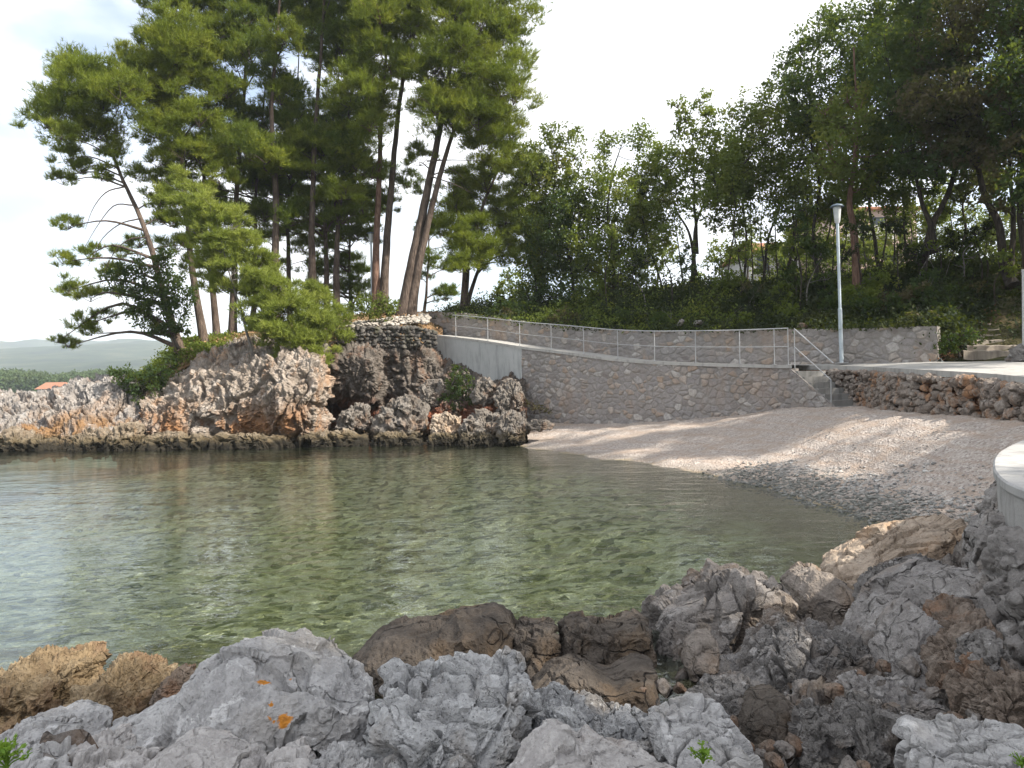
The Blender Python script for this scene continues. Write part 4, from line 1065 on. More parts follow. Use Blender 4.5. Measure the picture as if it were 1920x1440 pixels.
R('rock', [(560, 1450), (570, 1408), (620, 1398), (680, 1405), (720, 1415), (730, 1480), (570, 1500)], 3.4, .35, 'grey', 'grey broken rock at the bottom edge between pale slab and craggy rock', 'crag', 6, 37, shear=.6, k=.8)
R('rock', [(-90, 1460), (-60, 1415), (0, 1400), (60, 1408), (85, 1440), (70, 1490), (-60, 1500)], 3.3, .4, 'grey', 'grey rock in the bottom left corner behind the green herb', 'block', 5, 38, shear=.8)
# f: dark brown shelf
R('rock', [(648, 1250), (660, 1212), (690, 1190), (720, 1168), (760, 1160), (800, 1160), (840, 1150), (890, 1140), (930, 1134), (955, 1146), (970, 1165), (965, 1200), (950, 1240), (900, 1290), (720, 1300)], 5.75, .55, 'brown', 'long smooth dark brown rock shelf at the water behind the craggy rock', 'smooth', 6, 41, shear=.35, k=.75)
R('rock', [(948, 1240), (955, 1195), (965, 1172), (1000, 1162), (1035, 1158), (1046, 1170), (1048, 1215), (1040, 1240), (1000, 1260)], 5.75, .45, 'brown', 'small brown block between the two long dark shelves', 'block', 6, 42, shear=.3, k=.6)
R('rock', [(1046, 1225), (1048, 1165), (1060, 1150), (1090, 1146), (1120, 1156), (1160, 1158), (1205, 1150), (1222, 1160), (1226, 1205), (1215, 1245), (1160, 1252), (1100, 1232)], 5.8, .5, 'brown', 'dark brown shelf with a curved undercut lower edge', 'block', 6, 43, shear=.3, k=.55)
R('rock', [(990, 1300), (1000, 1256), (1040, 1236), (1095, 1226), (1150, 1248), (1200, 1225), (1228, 1230), (1235, 1270), (1228, 1310), (1100, 1330), (1010, 1325)], 5.2, .45, 'brown', 'smooth brown slab lying below the undercut dark shelf', 'smooth', 6, 44, shear=.3, k=.55)
# g, h, i
R('boulder', [(1215, 1205), (1218, 1160), (1235, 1132), (1262, 1112), (1300, 1095), (1330, 1076), (1356, 1058), (1380, 1072), (1405, 1070), (1440, 1085), (1470, 1105), (1490, 1135), (1496, 1162), (1475, 1195), (1440, 1225), (1380, 1250), (1280, 1262), (1230, 1250)], 6.35, .65, 'browngrey', 'large cracked brown boulder with a peaked rough top at the water', 'block', 7, 51, shear=.35, k=.7, cat='boulder')
R('boulder', [(1482, 1150), (1484, 1090), (1500, 1068), (1530, 1056), (1560, 1062), (1585, 1080), (1605, 1115), (1622, 1150), (1610, 1175), (1540, 1180), (1500, 1172)], 6.7, .5, 'palebrown', 'brown boulder with one smooth broken face right of the cracked boulder', 'smooth', 6, 52, shear=.35, k=.7, cat='boulder')
R('rock', [(1545, 1100), (1550, 1068), (1580, 1045), (1640, 1020), (1690, 1000), (1730, 985), (1775, 980), (1800, 968), (1818, 985), (1815, 1015), (1780, 1035), (1720, 1058), (1660, 1080), (1620, 1125), (1590, 1120)], 7.3, .7, 'tan', 'long sunlit tan slab slanting down to the water by the pebbles', 'block', 7, 53, shear=.5, k=.5)
R('rock', [(1600, 1120), (1625, 1090), (1680, 1062), (1740, 1040), (1760, 1052), (1720, 1085), (1660, 1115), (1620, 1140)], 6.3, .3, 'darkcrag', 'narrow dark ridge of rock along the front of the sunlit slab', 'crag', 5, 54, shear=.5)
# j: rocky gully on the right
R('rock', [(1560, 1235), (1590, 1180), (1640, 1130), (1690, 1085), (1740, 1060), (1800, 1050), (1810, 1085), (1770, 1120), (1720, 1160), (1680, 1215), (1620, 1250)], 5.6, .45, 'purple', 'grey slab slanting across the gully below the sunlit slab', 'smooth', 6, 55, shear=.6, k=.8)
R('rock', [(1640, 1265), (1655, 1215), (1690, 1165), (1735, 1128), (1760, 1140), (1755, 1180), (1720, 1215), (1690, 1262), (1660, 1285)], 5.0, .35, 'purple', 'smooth purple grey rib of rock standing in the gully', 'smooth', 6, 56, shear=.5, k=.7)
R('rock', [(1735, 1135), (1750, 1095), (1790, 1070), (1830, 1062), (1845, 1090), (1810, 1120), (1780, 1160), (1750, 1165)], 5.3, .35, 'purple', 'pale purple rock tongue at the head of the gully', 'smooth', 6, 57, shear=.6, k=.8)
R('rock', [(1690, 1270), (1720, 1225), (1770, 1170), (1830, 1120), (1860, 1125), (1870, 1180), (1830, 1230), (1770, 1280), (1710, 1300)], 4.75, .4, 'rubble', 'rough pinkish brown rock face between the gully and the terrace rubble', 'crag', 6, 58, shear=.7, k=.7)
R('rock', [(1330, 1290), (1345, 1240), (1400, 1220), (1450, 1180), (1495, 1150), (1530, 1165), (1580, 1175), (1640, 1180), (1650, 1210), (1600, 1250), (1580, 1290), (1500, 1310), (1400, 1310)], 5.2, .5, 'darkcrag', 'broad dark lumpy rock in the middle of the gully', 'crag', 7, 59, shear=.8, k=.8)
R('rock', [(1280, 1232), (1290, 1200), (1308, 1182), (1335, 1178), (1346, 1200), (1342, 1240), (1320, 1260), (1290, 1258)], 5.5, .22, 'palebrown', 'small pointed grey brown stone standing in front of the cracked boulder', 'smooth', 5, 60, shear=.2, k=.6)
R('rock', [(1390, 1360), (1400, 1320), (1430, 1292), (1465, 1285), (1492, 1305), (1502, 1345), (1490, 1385), (1440, 1398), (1400, 1390)], 4.35, .3, 'brown', 'dark rounded boulder at the bottom of the gully', 'smooth', 6, 62, shear=.3, k=.5)
R('rock', [(1310, 1325), (1320, 1280), (1360, 1262), (1410, 1262), (1440, 1282), (1420, 1330), (1380, 1350), (1330, 1350)], 4.7, .3, 'darkcrag', 'dark knobbly rock behind the rounded boulder in the gully', 'block', 6, 63, shear=.5)
R('rock', [(1490, 1440), (1500, 1360), (1515, 1325), (1545, 1312), (1570, 1330), (1575, 1370), (1560, 1440), (1520, 1470)], 3.95, .3, 'darkcrag', 'upright knobbly grey rock right of the rounded dark boulder', 'block', 6, 64, shear=.3)
R('rock', [(1560, 1420), (1570, 1340), (1600, 1310), (1640, 1300), (1680, 1320), (1690, 1370), (1670, 1430), (1620, 1450)], 3.95, .35, 'darkcrag', 'dark brown split rock in the lower gully, between two knobbly rocks', 'block', 6, 65, shear=.4)
R('rock', [(1590, 1330), (1600, 1285), (1640, 1262), (1690, 1268), (1740, 1270), (1770, 1300), (1740, 1335), (1680, 1345), (1620, 1345)], 4.3, .35, 'purple', 'grey lumpy rock across the upper part of the lower gully', 'crag', 6, 66, shear=.6)
R('rock', [(1670, 1420), (1685, 1345), (1720, 1325), (1760, 1330), (1780, 1360), (1765, 1420), (1720, 1450)], 3.8, .3, 'darkcrag', 'dark knobbly rock left of the blue grey corner rock', 'block', 6, 67, shear=.4)
R('rock', [(1730, 1440), (1745, 1390), (1770, 1372), (1810, 1385), (1850, 1362), (1900, 1352), (1960, 1355), (2000, 1400), (1990, 1490), (1750, 1500)], 3.35, .45, 'grey', 'blue grey rock in the bottom right corner', 'block', 7, 68, shear=.5, k=.75)
R('rock', [(1810, 1330), (1825, 1270), (1870, 1235), (1920, 1230), (1960, 1260), (1960, 1330), (1900, 1360), (1840, 1360)], 3.95, .35, 'rubble', 'reddish brown rubble covered rock above the blue grey corner rock', 'crag', 6, 69, shear=.5)
R('rock', [(1810, 1290), (1820, 1230), (1845, 1190), (1875, 1180), (1890, 1230), (1870, 1285), (1835, 1305)], 4.2, .25, 'darkcrag', 'dark rough rock at the foot of the terrace rubble', 'crag', 5, 70, shear=.4)
# small loose stones in the gully
rs = np.random.RandomState(21)
spots_ = [(1290, 1300), (1270, 1290), (1320, 1345), (1420, 1410), (1445, 1425), (1400, 1400), (1465, 1405), (1480, 1395), (1435, 1398), (1585, 1440), (1610, 1436), (1560, 1300), (1540, 1290), (1590, 1290), (1650, 1250), (1700, 1250), (1765, 1250), (1790, 1290), (1820, 1340), (1780, 1350), (1850, 1320), (1240, 1290), (1200, 1300), (1330, 1290), (1500, 1290), (1515, 1300), (1600, 1270), (1740, 1300), (1850, 1210), (1655, 1300), (1800, 1250), (1360, 1360)]
ground = lambda px, py: None
CPX = cp
def ground_pt(px, py):
    best = None
    for D in np.arange(3.0, 7.5, .03):
        q = P(px, py, D)
        w = 1/((q[0]-CPX[:, 0])**2+(q[1]-CPX[:, 1])**2+.03)**2
        if q[2] <= (w*CPX[:, 2]).sum()/w.sum(): return q
    return P(px, py, 4.5)
for i, (px, py) in enumerate(spots_):
    q = ground_pt(px, py); r = rs.uniform(.03, .075)
    v, f = blob(q+np.array([0, -.05, .02]), (r*1.3, r, r*.9), 500+i, 4, 'crag')
    o = mesh_obj('stone', v, f, M['rubble'] if i % 3 else M['browngrey'], None, q-np.array([0, 0, .02]))
    tag(o, 'small loose brown stone lying among the gully rocks', 'stone', 'loose stones in the gully')

# ------------------------------------------------------------------ rounded terrace with its rubble wall, right edge
ZT = 1.40
bl_ = [(9.0, 10.4), (6.9, 9.9), P(1926, 822, 8.5)[:2], P(1880, 847, 7.15)[:2], P(1869, 873, 6.05)[:2], P(1884, 896, 5.3)[:2], P(1922, 916, 4.8)[:2], (3.08, 4.3), (3.12, 3.8), (3.45, 3.2), (4.3, 2.6), (6.2, 2.2), (9.0, 2.0)]
bd = catmull(np.array([tuple(q) for q in bl_]), 170); na = len(bd)
tg = np.gradient(bd, axis=0); tg /= np.linalg.norm(tg, axis=1)[:, None]; on = np.stack([tg[:, 1], -tg[:, 0]], 1)
if on[75, 0] > 0: on = -on
tw = empty('terrace_wall', (bd[75, 0]+.3, bd[75, 1], .7), 'curved stone terrace edge with a pale concrete top at the right edge', 'wall')
cen = np.array([7.6, 6.2])
def ring(prof, n=na):
    v = []
    for i in range(n):
        for (r, z) in prof: v.append((bd[i, 0]+on[i, 0]*r, bd[i, 1]+on[i, 1]*r, z))
    return np.array(v)
v = ring([(-.05, ZT-.075), (.015, ZT-.075), (.025, ZT-.06), (.025, ZT-.014), (.012, ZT-.002), (-.015, ZT), (-.3, ZT+.001)])
v2 = v.reshape(na, 7, 3); cc = np.repeat(np.array([[cen[0], cen[1], ZT+.004]]), na, 0)[:, None]
mesh_obj('concrete_top', np.concatenate([v2, cc], 1).reshape(-1, 3), grid_faces(na, 8), M['cap'], tw, smooth=False)
M['render'] = m_concrete('rendered_concrete', (.30, .29, .28), (.42, .41, .39), .6)
v = ring([(0.0, z) for z in np.linspace(ZT-.07, ZT-.45, 12)])
mesh_obj('concrete_collar', v+np.c_[.012*fbm(v*5, 3, 1), .012*fbm(v*5, 3, 2), 0*v[:, 0]], grid_faces(na, 12), M['render'], tw)
m = MB(); i = 0; rs = np.random.RandomState(77)
for row, z in enumerate(np.arange(ZT-.40, -.15, -.15)):
    j = 18.0+(row % 2)*2
    while j < 130:
        k_ = int(j); r = rs.uniform(.085, .17)
        o_ = -.03+.30*(ZT-.40-z)+rs.uniform(-.03, .05)
        c = np.array([bd[k_, 0]+on[k_, 0]*o_, bd[k_, 1]+on[k_, 1]*o_, z+rs.uniform(-.05, .05)])
        v, f = blob(c, (r*1.25, r*1.1, r*.95), 700+i, 4, 'block', k=1.4); m.add(v, None, f); i += 1
        j += r*1.75/np.linalg.norm(bd[min(k_+1, na-1)]-bd[k_]+1e-6)
m.build('stonework', M['purple'], tw)
v = ring([(-.06+.30*kz*(ZT+.0), (ZT-.38)*(1-kz)-.35*kz) for kz in np.linspace(0, 1, 26)])
v[:, :2] += .05*np.stack([fbm(v*4, 4, 1), fbm(v*4, 4, 2)], 1)
mesh_obj('mortar_core', v, grid_faces(na, 26), M['bedrock'], tw)

# ------------------------------------------------------------------ fresh herbs between the rocks
def herb(px, py, D, r, n, label, seed):
    rs = np.random.RandomState(seed); b = P(px, py, D)
    root = empty('herb', b, label, 'plant')
    V = []; T = []; m = MB()
    for i in range(n):
        a = rs.uniform(0, 6.28); h = r*rs.uniform(.5, 1.2); o = rs.uniform(.1, .9)*r
        tip = b+np.array([math.cos(a)*o, math.sin(a)*o, h])
        m.tube(catmull([b, b+np.array([math.cos(a)*o*.3, math.sin(a)*o*.3, h*.6]), tip], 6), [.003]*6, 5, False)
        for j in range(9):
            d = rs.normal(size=3); d[2] = abs(d[2])*.7; d /= np.linalg.norm(d)
            s = np.cross(d, rs.normal(size=3)); s /= np.linalg.norm(s); c = tip+rs.normal(size=3)*r*.10; L = r*rs.uniform(.22, .4)
            k_ = len(V); V += [c, c+d*L*.5+s*L*.22, c+d*L, c+d*L*.5-s*L*.22]; T.append((k_, k_+1, k_+2, k_+3))
    m.build('stem', M['herb'], root)
    mesh_obj('leaves', np.array(V), np.array(T), M['herb'], root, smooth=False)
herb(12, 1445, 3.1, .085, 22, 'fresh yellow green herb growing in the bottom left corner', 1)
herb(1318, 1432, 3.05, .055, 16, 'fresh yellow green herb sprouting from the rock at the bottom edge, centre right', 2)
herb(1916, 1440, 3.0, .04, 12, 'fresh green herb sprouting in the bottom right corner', 3)
# ------------------------------------------------------------------ trees
def pine_foliage(rs, c, r, dens=1.0, L=.19):
    n = int(460*dens*r[0]*r[1])+24; k = max(11, int(15*r[0]*r[1])+4)
    u = rs.normal(size=(k, 3)); u /= np.linalg.norm(u, axis=1)[:, None]
    u[:, 2] = np.where(u[:, 2] < -.5, -u[:, 2]*.6, u[:, 2])
    tc = u*(rs.uniform(.25, 1, k)**.55)[:, None]; ss = rs.uniform(.16, .30, k)
    j = rs.randint(0, k, n)
    g = rs.normal(size=(n, 3)); g[:, 2] = np.abs(g[:, 2])*.9-.25
    p = c+(tc[j]+g*ss[j][:, None]*.62)*np.array(r)
    ax = u[j]*.25+g*.35+np.array([0, 0, .6])+rs.normal(size=(n, 3))*.3; ax /= np.linalg.norm(ax, axis=1)[:, None]
    nb = 10
    d = ax[:, None]+rs.normal(size=(n, nb, 3))*.55; d /= np.linalg.norm(d, axis=2)[..., None]
    l = rs.uniform(.7, 1.4, (n, nb))*L
    s = np.cross(d, rs.normal(size=(n, nb, 3))); s /= np.linalg.norm(s, axis=2)[..., None]+1e-9
    w = L*.055
    b = p[:, None]+ax[:, None]*rs.uniform(-.06, .10, (n, nb))[..., None]
    return np.stack([b-s*w, b+s*w, b+d*l[..., None]], 2).reshape(-1, 3)
def leaf_foliage(rs, c, r, dens=1.0, L=.15):
    n = int(900*dens*r[0]*r[1]*(.15/L)**1.6)
    k = max(8, n//20)
    tc = rs.normal(size=(k, 3)); tc /= np.linalg.norm(tc, axis=1)[:, None]; tc *= (rs.uniform(.15, 1, k)**.55)[:, None]
    j = rs.randint(0, k, n)
    p = c+(tc[j]+rs.normal(size=(n, 3))*.13)*np.array(r)
    d = rs.normal(size=(n, 3)); d[:, 2] -= .25; d /= np.linalg.norm(d, axis=1)[:, None]
    nn = rs.normal(size=(n, 3))+np.array([0, 0, .7]); s = np.cross(d, nn); s /= np.linalg.norm(s, axis=1)[:, None]+1e-9
    l = rs.uniform(.6, 1.2, n)[:, None]*L; w = l*.30
    v = np.stack([p, p+d*l*.5+s*w, p+d*l, p+d*l*.5-s*w], 1).reshape(-1, 3)
    return v

def make_tree(name, label, cat, stems, D, clumps, r0, bark, leaf, seed, kind='pine', group=None, dens=1.0, L=None, dead=None, limbs=True):
    """stems: list of photo-pixel polylines (base first); clumps: (px,py,r_px,depth offset)"""
    rs = np.random.RandomState(seed)
    base = P(*stems[0][0], D)
    root = empty(name, base, label, cat, group)
    m = MB(); S = []
    for si, st in enumerate(stems):
        dd = 0 if si == 0 else rs.uniform(-.25, .25)
        pts = np.array([P(x, y, D+dd+.02*i) for i, (x, y) in enumerate(st)])
        pts[1:, 1] += np.cumsum(rs.normal(size=len(pts)-1)*.12)
        pts = catmull(pts, 8*len(pts)); t = np.linspace(0, 1, len(pts))
        pts[1:] += .03*np.stack([perlin(pts[1:]*1.3, seed+k_) for k_ in range(3)], 1)
        rb = r0*(1 if si == 0 else .72)
        rad = rb*(1-.86*t**.85)*(1+.45*np.exp(-t*len(pts)/3.0))
        m.tube(pts, rad, 8); S.append((pts, rad))
    allp = np.vstack([s[0] for s in S]); allr = np.concatenate([s[1] for s in S])
    fol = []
    for (cx, cy, cr, dz) in clumps:
        c = P(cx, cy, D+dz); r = cr*D/F
        if limbs:
            # nearest stem point lying below the clump
            dist = np.linalg.norm(allp-c, axis=1)+np.where(allp[:, 2] > c[2]-.25*r, 2.5, 0)
            j = int(np.argmin(dist)); a = allp[j]; ln = np.linalg.norm(c-a)
            if ln > .3:
                mid = (a+c)/2+np.array([0, 0, (.10 if kind == 'pine' else -.03)*ln])+rs.normal(size=3)*.08*ln
                lp = catmull([a, mid, c], 9); rb = min(allr[j]*.6, .018+.020*ln)
                m.tube(lp, np.linspace(rb, .010, 9), 5, False)
            for q in range(5):
                e = rs.normal(size=3); e[2] = abs(e[2])*.6; e /= np.linalg.norm(e)
                m.tube(catmull([c-np.array([0, 0, .2*r]), c+e*r*.45+rs.normal(size=3)*.1*r, c+e*r*.92], 5), np.linspace(.016, .006, 5), 4, False)
        rz = r*(rs.uniform(.85, 1.1) if kind == 'pine' else rs.uniform(.8, 1.05))
        if kind == 'pine': fol.append(pine_foliage(rs, c, (r, r, rz), dens, L or .19))
        else: fol.append(leaf_foliage(rs, c, (r, r, rz), dens, L or .15))
    if dead:
        for st in dead:
            pts = catmull(np.array([P(x, y, D-.1) for x, y in st]), 12); m.tube(pts, np.linspace(.035, .008, 12), 5, False)
    m.build('trunk', bark, root)
    if fol:
        v = np.vstack(fol); nv = 3 if kind == 'pine' else 4
        mesh_obj('crown', v, np.arange(len(v)).reshape(-1, nv), leaf, root, smooth=False)
    return root

def inpoly(x, y, poly):
    n = len(poly); c = False; j = n-1
    for i in range(n):
        if (poly[i][1] > y) != (poly[j][1] > y) and x < (poly[j][0]-poly[i][0])*(y-poly[i][1])/(poly[j][1]-poly[i][1]+1e-9)+poly[i][0]: c = not c
        j = i
    return c
def sample(poly, spacing, rmin, rmax, seed, holes=(), tries=4000):
    rs = random.Random(seed); xs = [p[0] for p in poly]; ys = [p[1] for p in poly]; out = []
    for _ in range(tries):
        x = rs.uniform(min(xs), max(xs)); y = rs.uniform(min(ys), max(ys))
        if not inpoly(x, y, poly): continue
        r = rs.uniform(rmin, rmax)
        if any((x-h[0])**2+(y-h[1])**2 < (h[2]+r*.85)**2 for h in holes): continue
        if all((x-o[0])**2+(y-o[1])**2 > spacing**2 for o in out): out.append((x, y, r))
    return out
def stem_x(st, y):
    ys = [p[1] for p in st]; xs = [p[0] for p in st]
    if y <= ys[-1]: return xs[-1]+(xs[-1]-xs[-2])/(ys[-1]-ys[-2]+1e-6)*(y-ys[-1])*.4
    return float(np.interp(-y, [-a for a in ys], xs))
def assign(trees, cl, seed, rscale=1.0):
    rs = random.Random(seed)
    for (x, y, r) in cl:
        best = min(trees, key=lambda t: min(abs(stem_x(s, y)-x) for s in t['stems'])+t.get('bias', 0)+rs.uniform(0, 30)+(200 if y > t.get('ymax', 9e9) else 0)+(200 if y < t.get('ymin', -9e9) else 0))
        best['cl'].append((x, y, r*rscale, rs.uniform(-2.2, 1.2)*best.get('dz', 1)))

# ---- pines on the headland
def T_(stems, D, r0, label, leaf='needle', bark='bark_pine', **kw): return dict(stems=stems, D=D, r0=r0, label=label, leaf=leaf, bark=bark, cl=[], **kw)
pines = [
 T_([[(338, 662), (312, 560), (290, 490), (262, 410), (232, 345), (205, 280), (185, 215)]], 33.5, .20, 'outermost pine leaning left over the sea with bare arching lower branches', ymax=330, dead=[[(262, 410), (225, 420), (190, 450), (165, 500)], [(250, 385), (215, 385), (185, 420), (155, 470)], [(275, 445), (240, 450), (210, 480), (185, 540)], [(235, 350), (200, 360), (175, 390), (160, 430)], [(285, 480), (255, 490), (225, 515), (205, 560)], [(290, 495), (330, 470), (345, 455)]]),
 T_([[(385, 655), (362, 520), (352, 420), (338, 300), (330, 190), (325, 60)]], 34.5, .19, 'tall straight pine second from the sea, crown below the picture top', ymax=330),
 T_([[(408, 652), (398, 520), (385, 400), (392, 260), (400, 120), (405, -60)]], 36, .17, 'slim pine behind the leaning one, trunk close to two others', ymax=340),
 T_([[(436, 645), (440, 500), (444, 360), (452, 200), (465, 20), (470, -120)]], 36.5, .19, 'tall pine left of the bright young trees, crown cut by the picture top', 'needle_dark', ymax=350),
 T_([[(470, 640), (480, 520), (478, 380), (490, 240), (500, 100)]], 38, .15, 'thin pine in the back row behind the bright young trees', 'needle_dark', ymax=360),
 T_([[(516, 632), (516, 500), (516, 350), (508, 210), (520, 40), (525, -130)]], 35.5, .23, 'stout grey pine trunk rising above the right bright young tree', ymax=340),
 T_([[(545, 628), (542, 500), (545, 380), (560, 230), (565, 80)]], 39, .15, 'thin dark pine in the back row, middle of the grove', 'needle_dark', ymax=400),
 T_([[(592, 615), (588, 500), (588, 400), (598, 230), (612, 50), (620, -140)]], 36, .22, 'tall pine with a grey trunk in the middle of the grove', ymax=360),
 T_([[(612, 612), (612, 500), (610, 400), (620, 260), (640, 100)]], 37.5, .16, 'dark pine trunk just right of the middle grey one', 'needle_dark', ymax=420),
 T_([[(632, 605), (631, 500), (634, 420), (648, 260), (668, 80), (675, -120)]], 36.8, .18, 'pine left of the slim lamp post, crown at the picture top', ymax=400),
 T_([[(660, 600), (655, 500), (660, 420), (672, 300)]], 40, .11, 'short slender pine in the back left of the slim lamp post', 'needle_dark', ymin=250, bias=15),
 T_([[(705, 598), (705, 460), (710, 330), (714, 220), (722, 60), (726, -160)]], 36, .20, 'tall pine with a reddish trunk right beside the slim lamp post', bark='bark_red', ymax=330),
 T_([[(718, 596), (724, 470), (734, 350), (745, 240), (762, 120), (790, 20), (800, -100)]], 36.6, .22, 'tall curved pine between the reddish pine and the forked one', ymax=330),
 T_([[(757, 594), (772, 500), (790, 410), (812, 300), (832, 190), (850, 70), (870, -120)], [(770, 590), (785, 500), (805, 410), (828, 320), (850, 250), (890, 150), (915, 40)]], 35.2, .30, 'largest pine with twin leaning trunks beside the start of the wall', ymax=340, dead=[[(806, 330), (850, 345), (885, 362)], [(806, 330), (845, 318), (870, 335)], [(800, 302), (850, 300), (910, 302)]]),
 T_([[(795, 598), (803, 500), (806, 420), (822, 380)]], 42, .08, 'thin young pine far back between the twin pine and the bushy one', 'needle_dark', ymin=380, bias=40),
 T_([[(868, 596), (875, 520), (880, 470), (905, 390), (930, 330), (945, 280)], [(872, 596), (888, 530), (915, 470), (945, 410), (970, 350)], [(866, 594), (870, 500), (862, 430), (850, 360)]], 37.5, .17, 'bushy yellow green pine with three stems right of the twin pine', ymin=250, dz=1.0),
]
front_holes = [(545, 128, 10), (470, 172, 8), (600, 172, 10), (752, 205, 14), (770, 255, 22), (735, 300, 10), (245, 290, 24), (840, 300, 20), (870, 330, 18)]
up = [(72, 235), (95, 165), (150, 135), (205, 150), (220, 95), (300, 70), (310, -140), (900, -160), (930, 10), (972, 40), (978, 110), (955, 160), (980, 220), (945, 262), (880, 230), (820, 240), (800, 300), (690, 260), (560, 300), (430, 310), (330, 300), (215, 280), (150, 250), (95, 262)]
assign(pines, sample(up, 44, 36, 60, 3, front_holes), 4)
assign(pines, sample(up, 46, 32, 54, 13, front_holes), 14)
assign(pines, sample([(330, 60), (930, 30), (960, 230), (800, 250), (560, 320), (380, 310), (250, 260)], 62, 40, 60, 113, front_holes), 114)
mid = [(290, 300), (700, 262), (700, 330), (640, 470), (560, 420), (480, 420), (400, 420), (330, 400)]
assign(pines, sample(mid, 40, 28, 44, 5, front_holes), 6)
assign(pines, sample([(470, 300), (690, 280), (690, 450), (560, 440), (480, 440)], 44, 26, 40, 115), 116)
assign(pines[5:14], sample([(480, 300), (800, 270), (770, 360), (690, 420), (500, 420)], 44, 26, 42, 131, front_holes), 132)
bk = [(300, 330), (700, 320), (700, 540), (540, 560), (470, 520), (360, 520), (300, 420)]
assign([pines[i] for i in (2, 4, 6, 8, 9, 10, 14)], [c for c in sample(bk, 42, 22, 36, 117, [(690, 470, 10), (735, 480, 20), (560, 500, 14), (470, 575, 20)])], 118)
low = [(560, 470), (690, 400), (690, 560), (600, 560)]
assign([pines[i] for i in (8, 9, 10)], sample(low, 42, 22, 34, 7), 8)
rt = [(900, 270), (950, 262), (1000, 310), (1005, 400), (985, 480), (930, 500), (860, 500), (830, 420), (850, 360)]
assign([pines[15]], sample(rt, 36, 30, 48, 9, [(840, 300, 20)]), 10)
assign([pines[15]], sample([(850, 330), (1000, 300), (1010, 420), (990, 520), (850, 500)], 46, 30, 44, 119), 120)
assign([pines[14]], sample([(800, 400), (850, 380), (870, 540), (800, 560)], 44, 18, 28, 121), 122)
pines[14]['cl'] += [(800, 425, 24, 0), (825, 440, 26, 0), (790, 520, 20, 0), (835, 560, 26, 0), (820, 500, 18, .5)]
pines[0]['cl'] += [(122, 300, 34, 0), (150, 320, 30, .3), (120, 342, 22, 0), (215, 310, 34, .4), (255, 330, 30, .4), (190, 335, 24, -.2),
                  (128, 425, 28, 0), (118, 490, 26, 0), (165, 480, 26, .3), (128, 545, 28, 0), (170, 560, 30, .3), (210, 520, 28, .5), (150, 612, 24, 0), (195, 598, 24, .4), (128, 648, 18, .2), (172, 626, 18, 0), (108, 640, 12, 0), (260, 460, 24, .5), (300, 380, 34, .8), (320, 420, 30, .8), (100, 335, 14, 0), (345, 460, 24, .6), (230, 555, 20, .4), (225, 480, 22, .3), (288, 620, 12, 0)]
for i, t in enumerate(pines):
    make_tree('pine_tree', t['label'], 'pine tree', t['stems'], t['D'], t['cl'], t['r0'], M[t['bark']], M[t['leaf']], 200+i, 'pine', 'pines on the headland', dead=t.get('dead'))
# young bright pines on the cliff edge
young = [
 T_([[(484, 702), (470, 640), (455, 580), (438, 520), (425, 460), (410, 400)]], 30.2, .07, 'young bright green pine with a slender trunk growing from the bluff, left of its twin'),
 T_([[(506, 690), (515, 655), (530, 600), (545, 560)]], 30.0, .07, 'bushy bright green young pine on the right brow of the bluff'),
 T_([[(636, 668), (632, 640), (622, 610), (612, 590)]], 31.2, .05, 'small pale green young pine hanging over the rust red hollow'),
]
young[0]['cl'] = [(330, 350, 28, 1), (355, 372, 34, .5), (320, 380, 24, 1), (395, 405, 32, 0), (430, 425, 34, 0), (380, 440, 34, .2), (415, 465, 40, 0), (455, 460, 32, 0), (480, 485, 30, .2), (440, 505, 36, -.2), (395, 500, 32, .4), (490, 515, 26, .2), (405, 540, 28, .4), (375, 400, 26, .3), (470, 545, 22, 0), (428, 545, 24, .2), (345, 410, 26, .8)]
young[1]['cl'] = [(505, 545, 34, 0), (540, 560, 34, 0), (490, 585, 36, 0), (530, 595, 40, -.3), (570, 590, 32, 0), (510, 630, 34, -.2), (555, 630, 40, -.3), (590, 620, 30, 0), (575, 665, 32, -.2), (605, 650, 28, 0), (545, 665, 26, 0), (485, 615, 26, .2), (600, 685, 20, 0), (475, 555, 26, .2)]
young[2]['cl'] = [(620, 590, 24, .3), (600, 570, 20, .4), (635, 615, 22, 0), (612, 630, 22, .2), (590, 555, 22, .5), (645, 640, 16, 0)]
for i, t in enumerate(young):
    make_tree('young_pine', t['label'], 'pine tree', t['stems'], t['D'], [(a, b, c*1.18, d) for a, b, c, d in t['cl']], t['r0'], M['bark_grey'], M['needle_light'], 300+i, 'pine', 'young pines on the cliff edge', L=.20, dens=1.35)

# shrubs
def shrub(label, base, D, cl, leaf, seed, L=.11, dens=1.3, name='shrub', kind='leaf', r0=.03):
    st = [[base, ((base[0]+cl[0][0])/2+3, (base[1]+cl[0][1])/2), cl[0][:2]]]
    return make_tree(name, label, 'shrub', st, D, [(*c, 0) if len(c) == 3 else c for c in cl], r0, M['bark_dark'], M[leaf], seed, kind, None, dens, L)
shrub('dark glossy evergreen bush around the foot of the leaning pine', (335, 655), 32.6, [(290, 560, 36), (255, 540, 30), (320, 535, 34), (270, 590, 30), (330, 590, 30), (300, 510, 30), (350, 560, 26), (250, 575, 22), (215, 530, 24), (230, 505, 24), (260, 500, 24), (300, 620, 20), (340, 620, 18), (310, 480, 24)], 'leaf_dark', 401, .13, 1.5, r0=.07)
shrub('low bright green bush on the stone chips beside the twin pine', (690, 604), 33.0, [(690, 572, 24), (665, 580, 20), (715, 568, 24), (738, 575, 18), (650, 578, 16), (700, 590, 18), (725, 588, 16)], 'leaf', 402, .10)
shrub('dark green bush growing in the cliff below the concrete wall', (868, 752), 29.6, [(862, 705, 20), (845, 725, 20), (872, 730, 22), (855, 750, 18), (835, 745, 14), (850, 690, 14), (880, 748, 12)], 'leaf_dark', 403, .11)
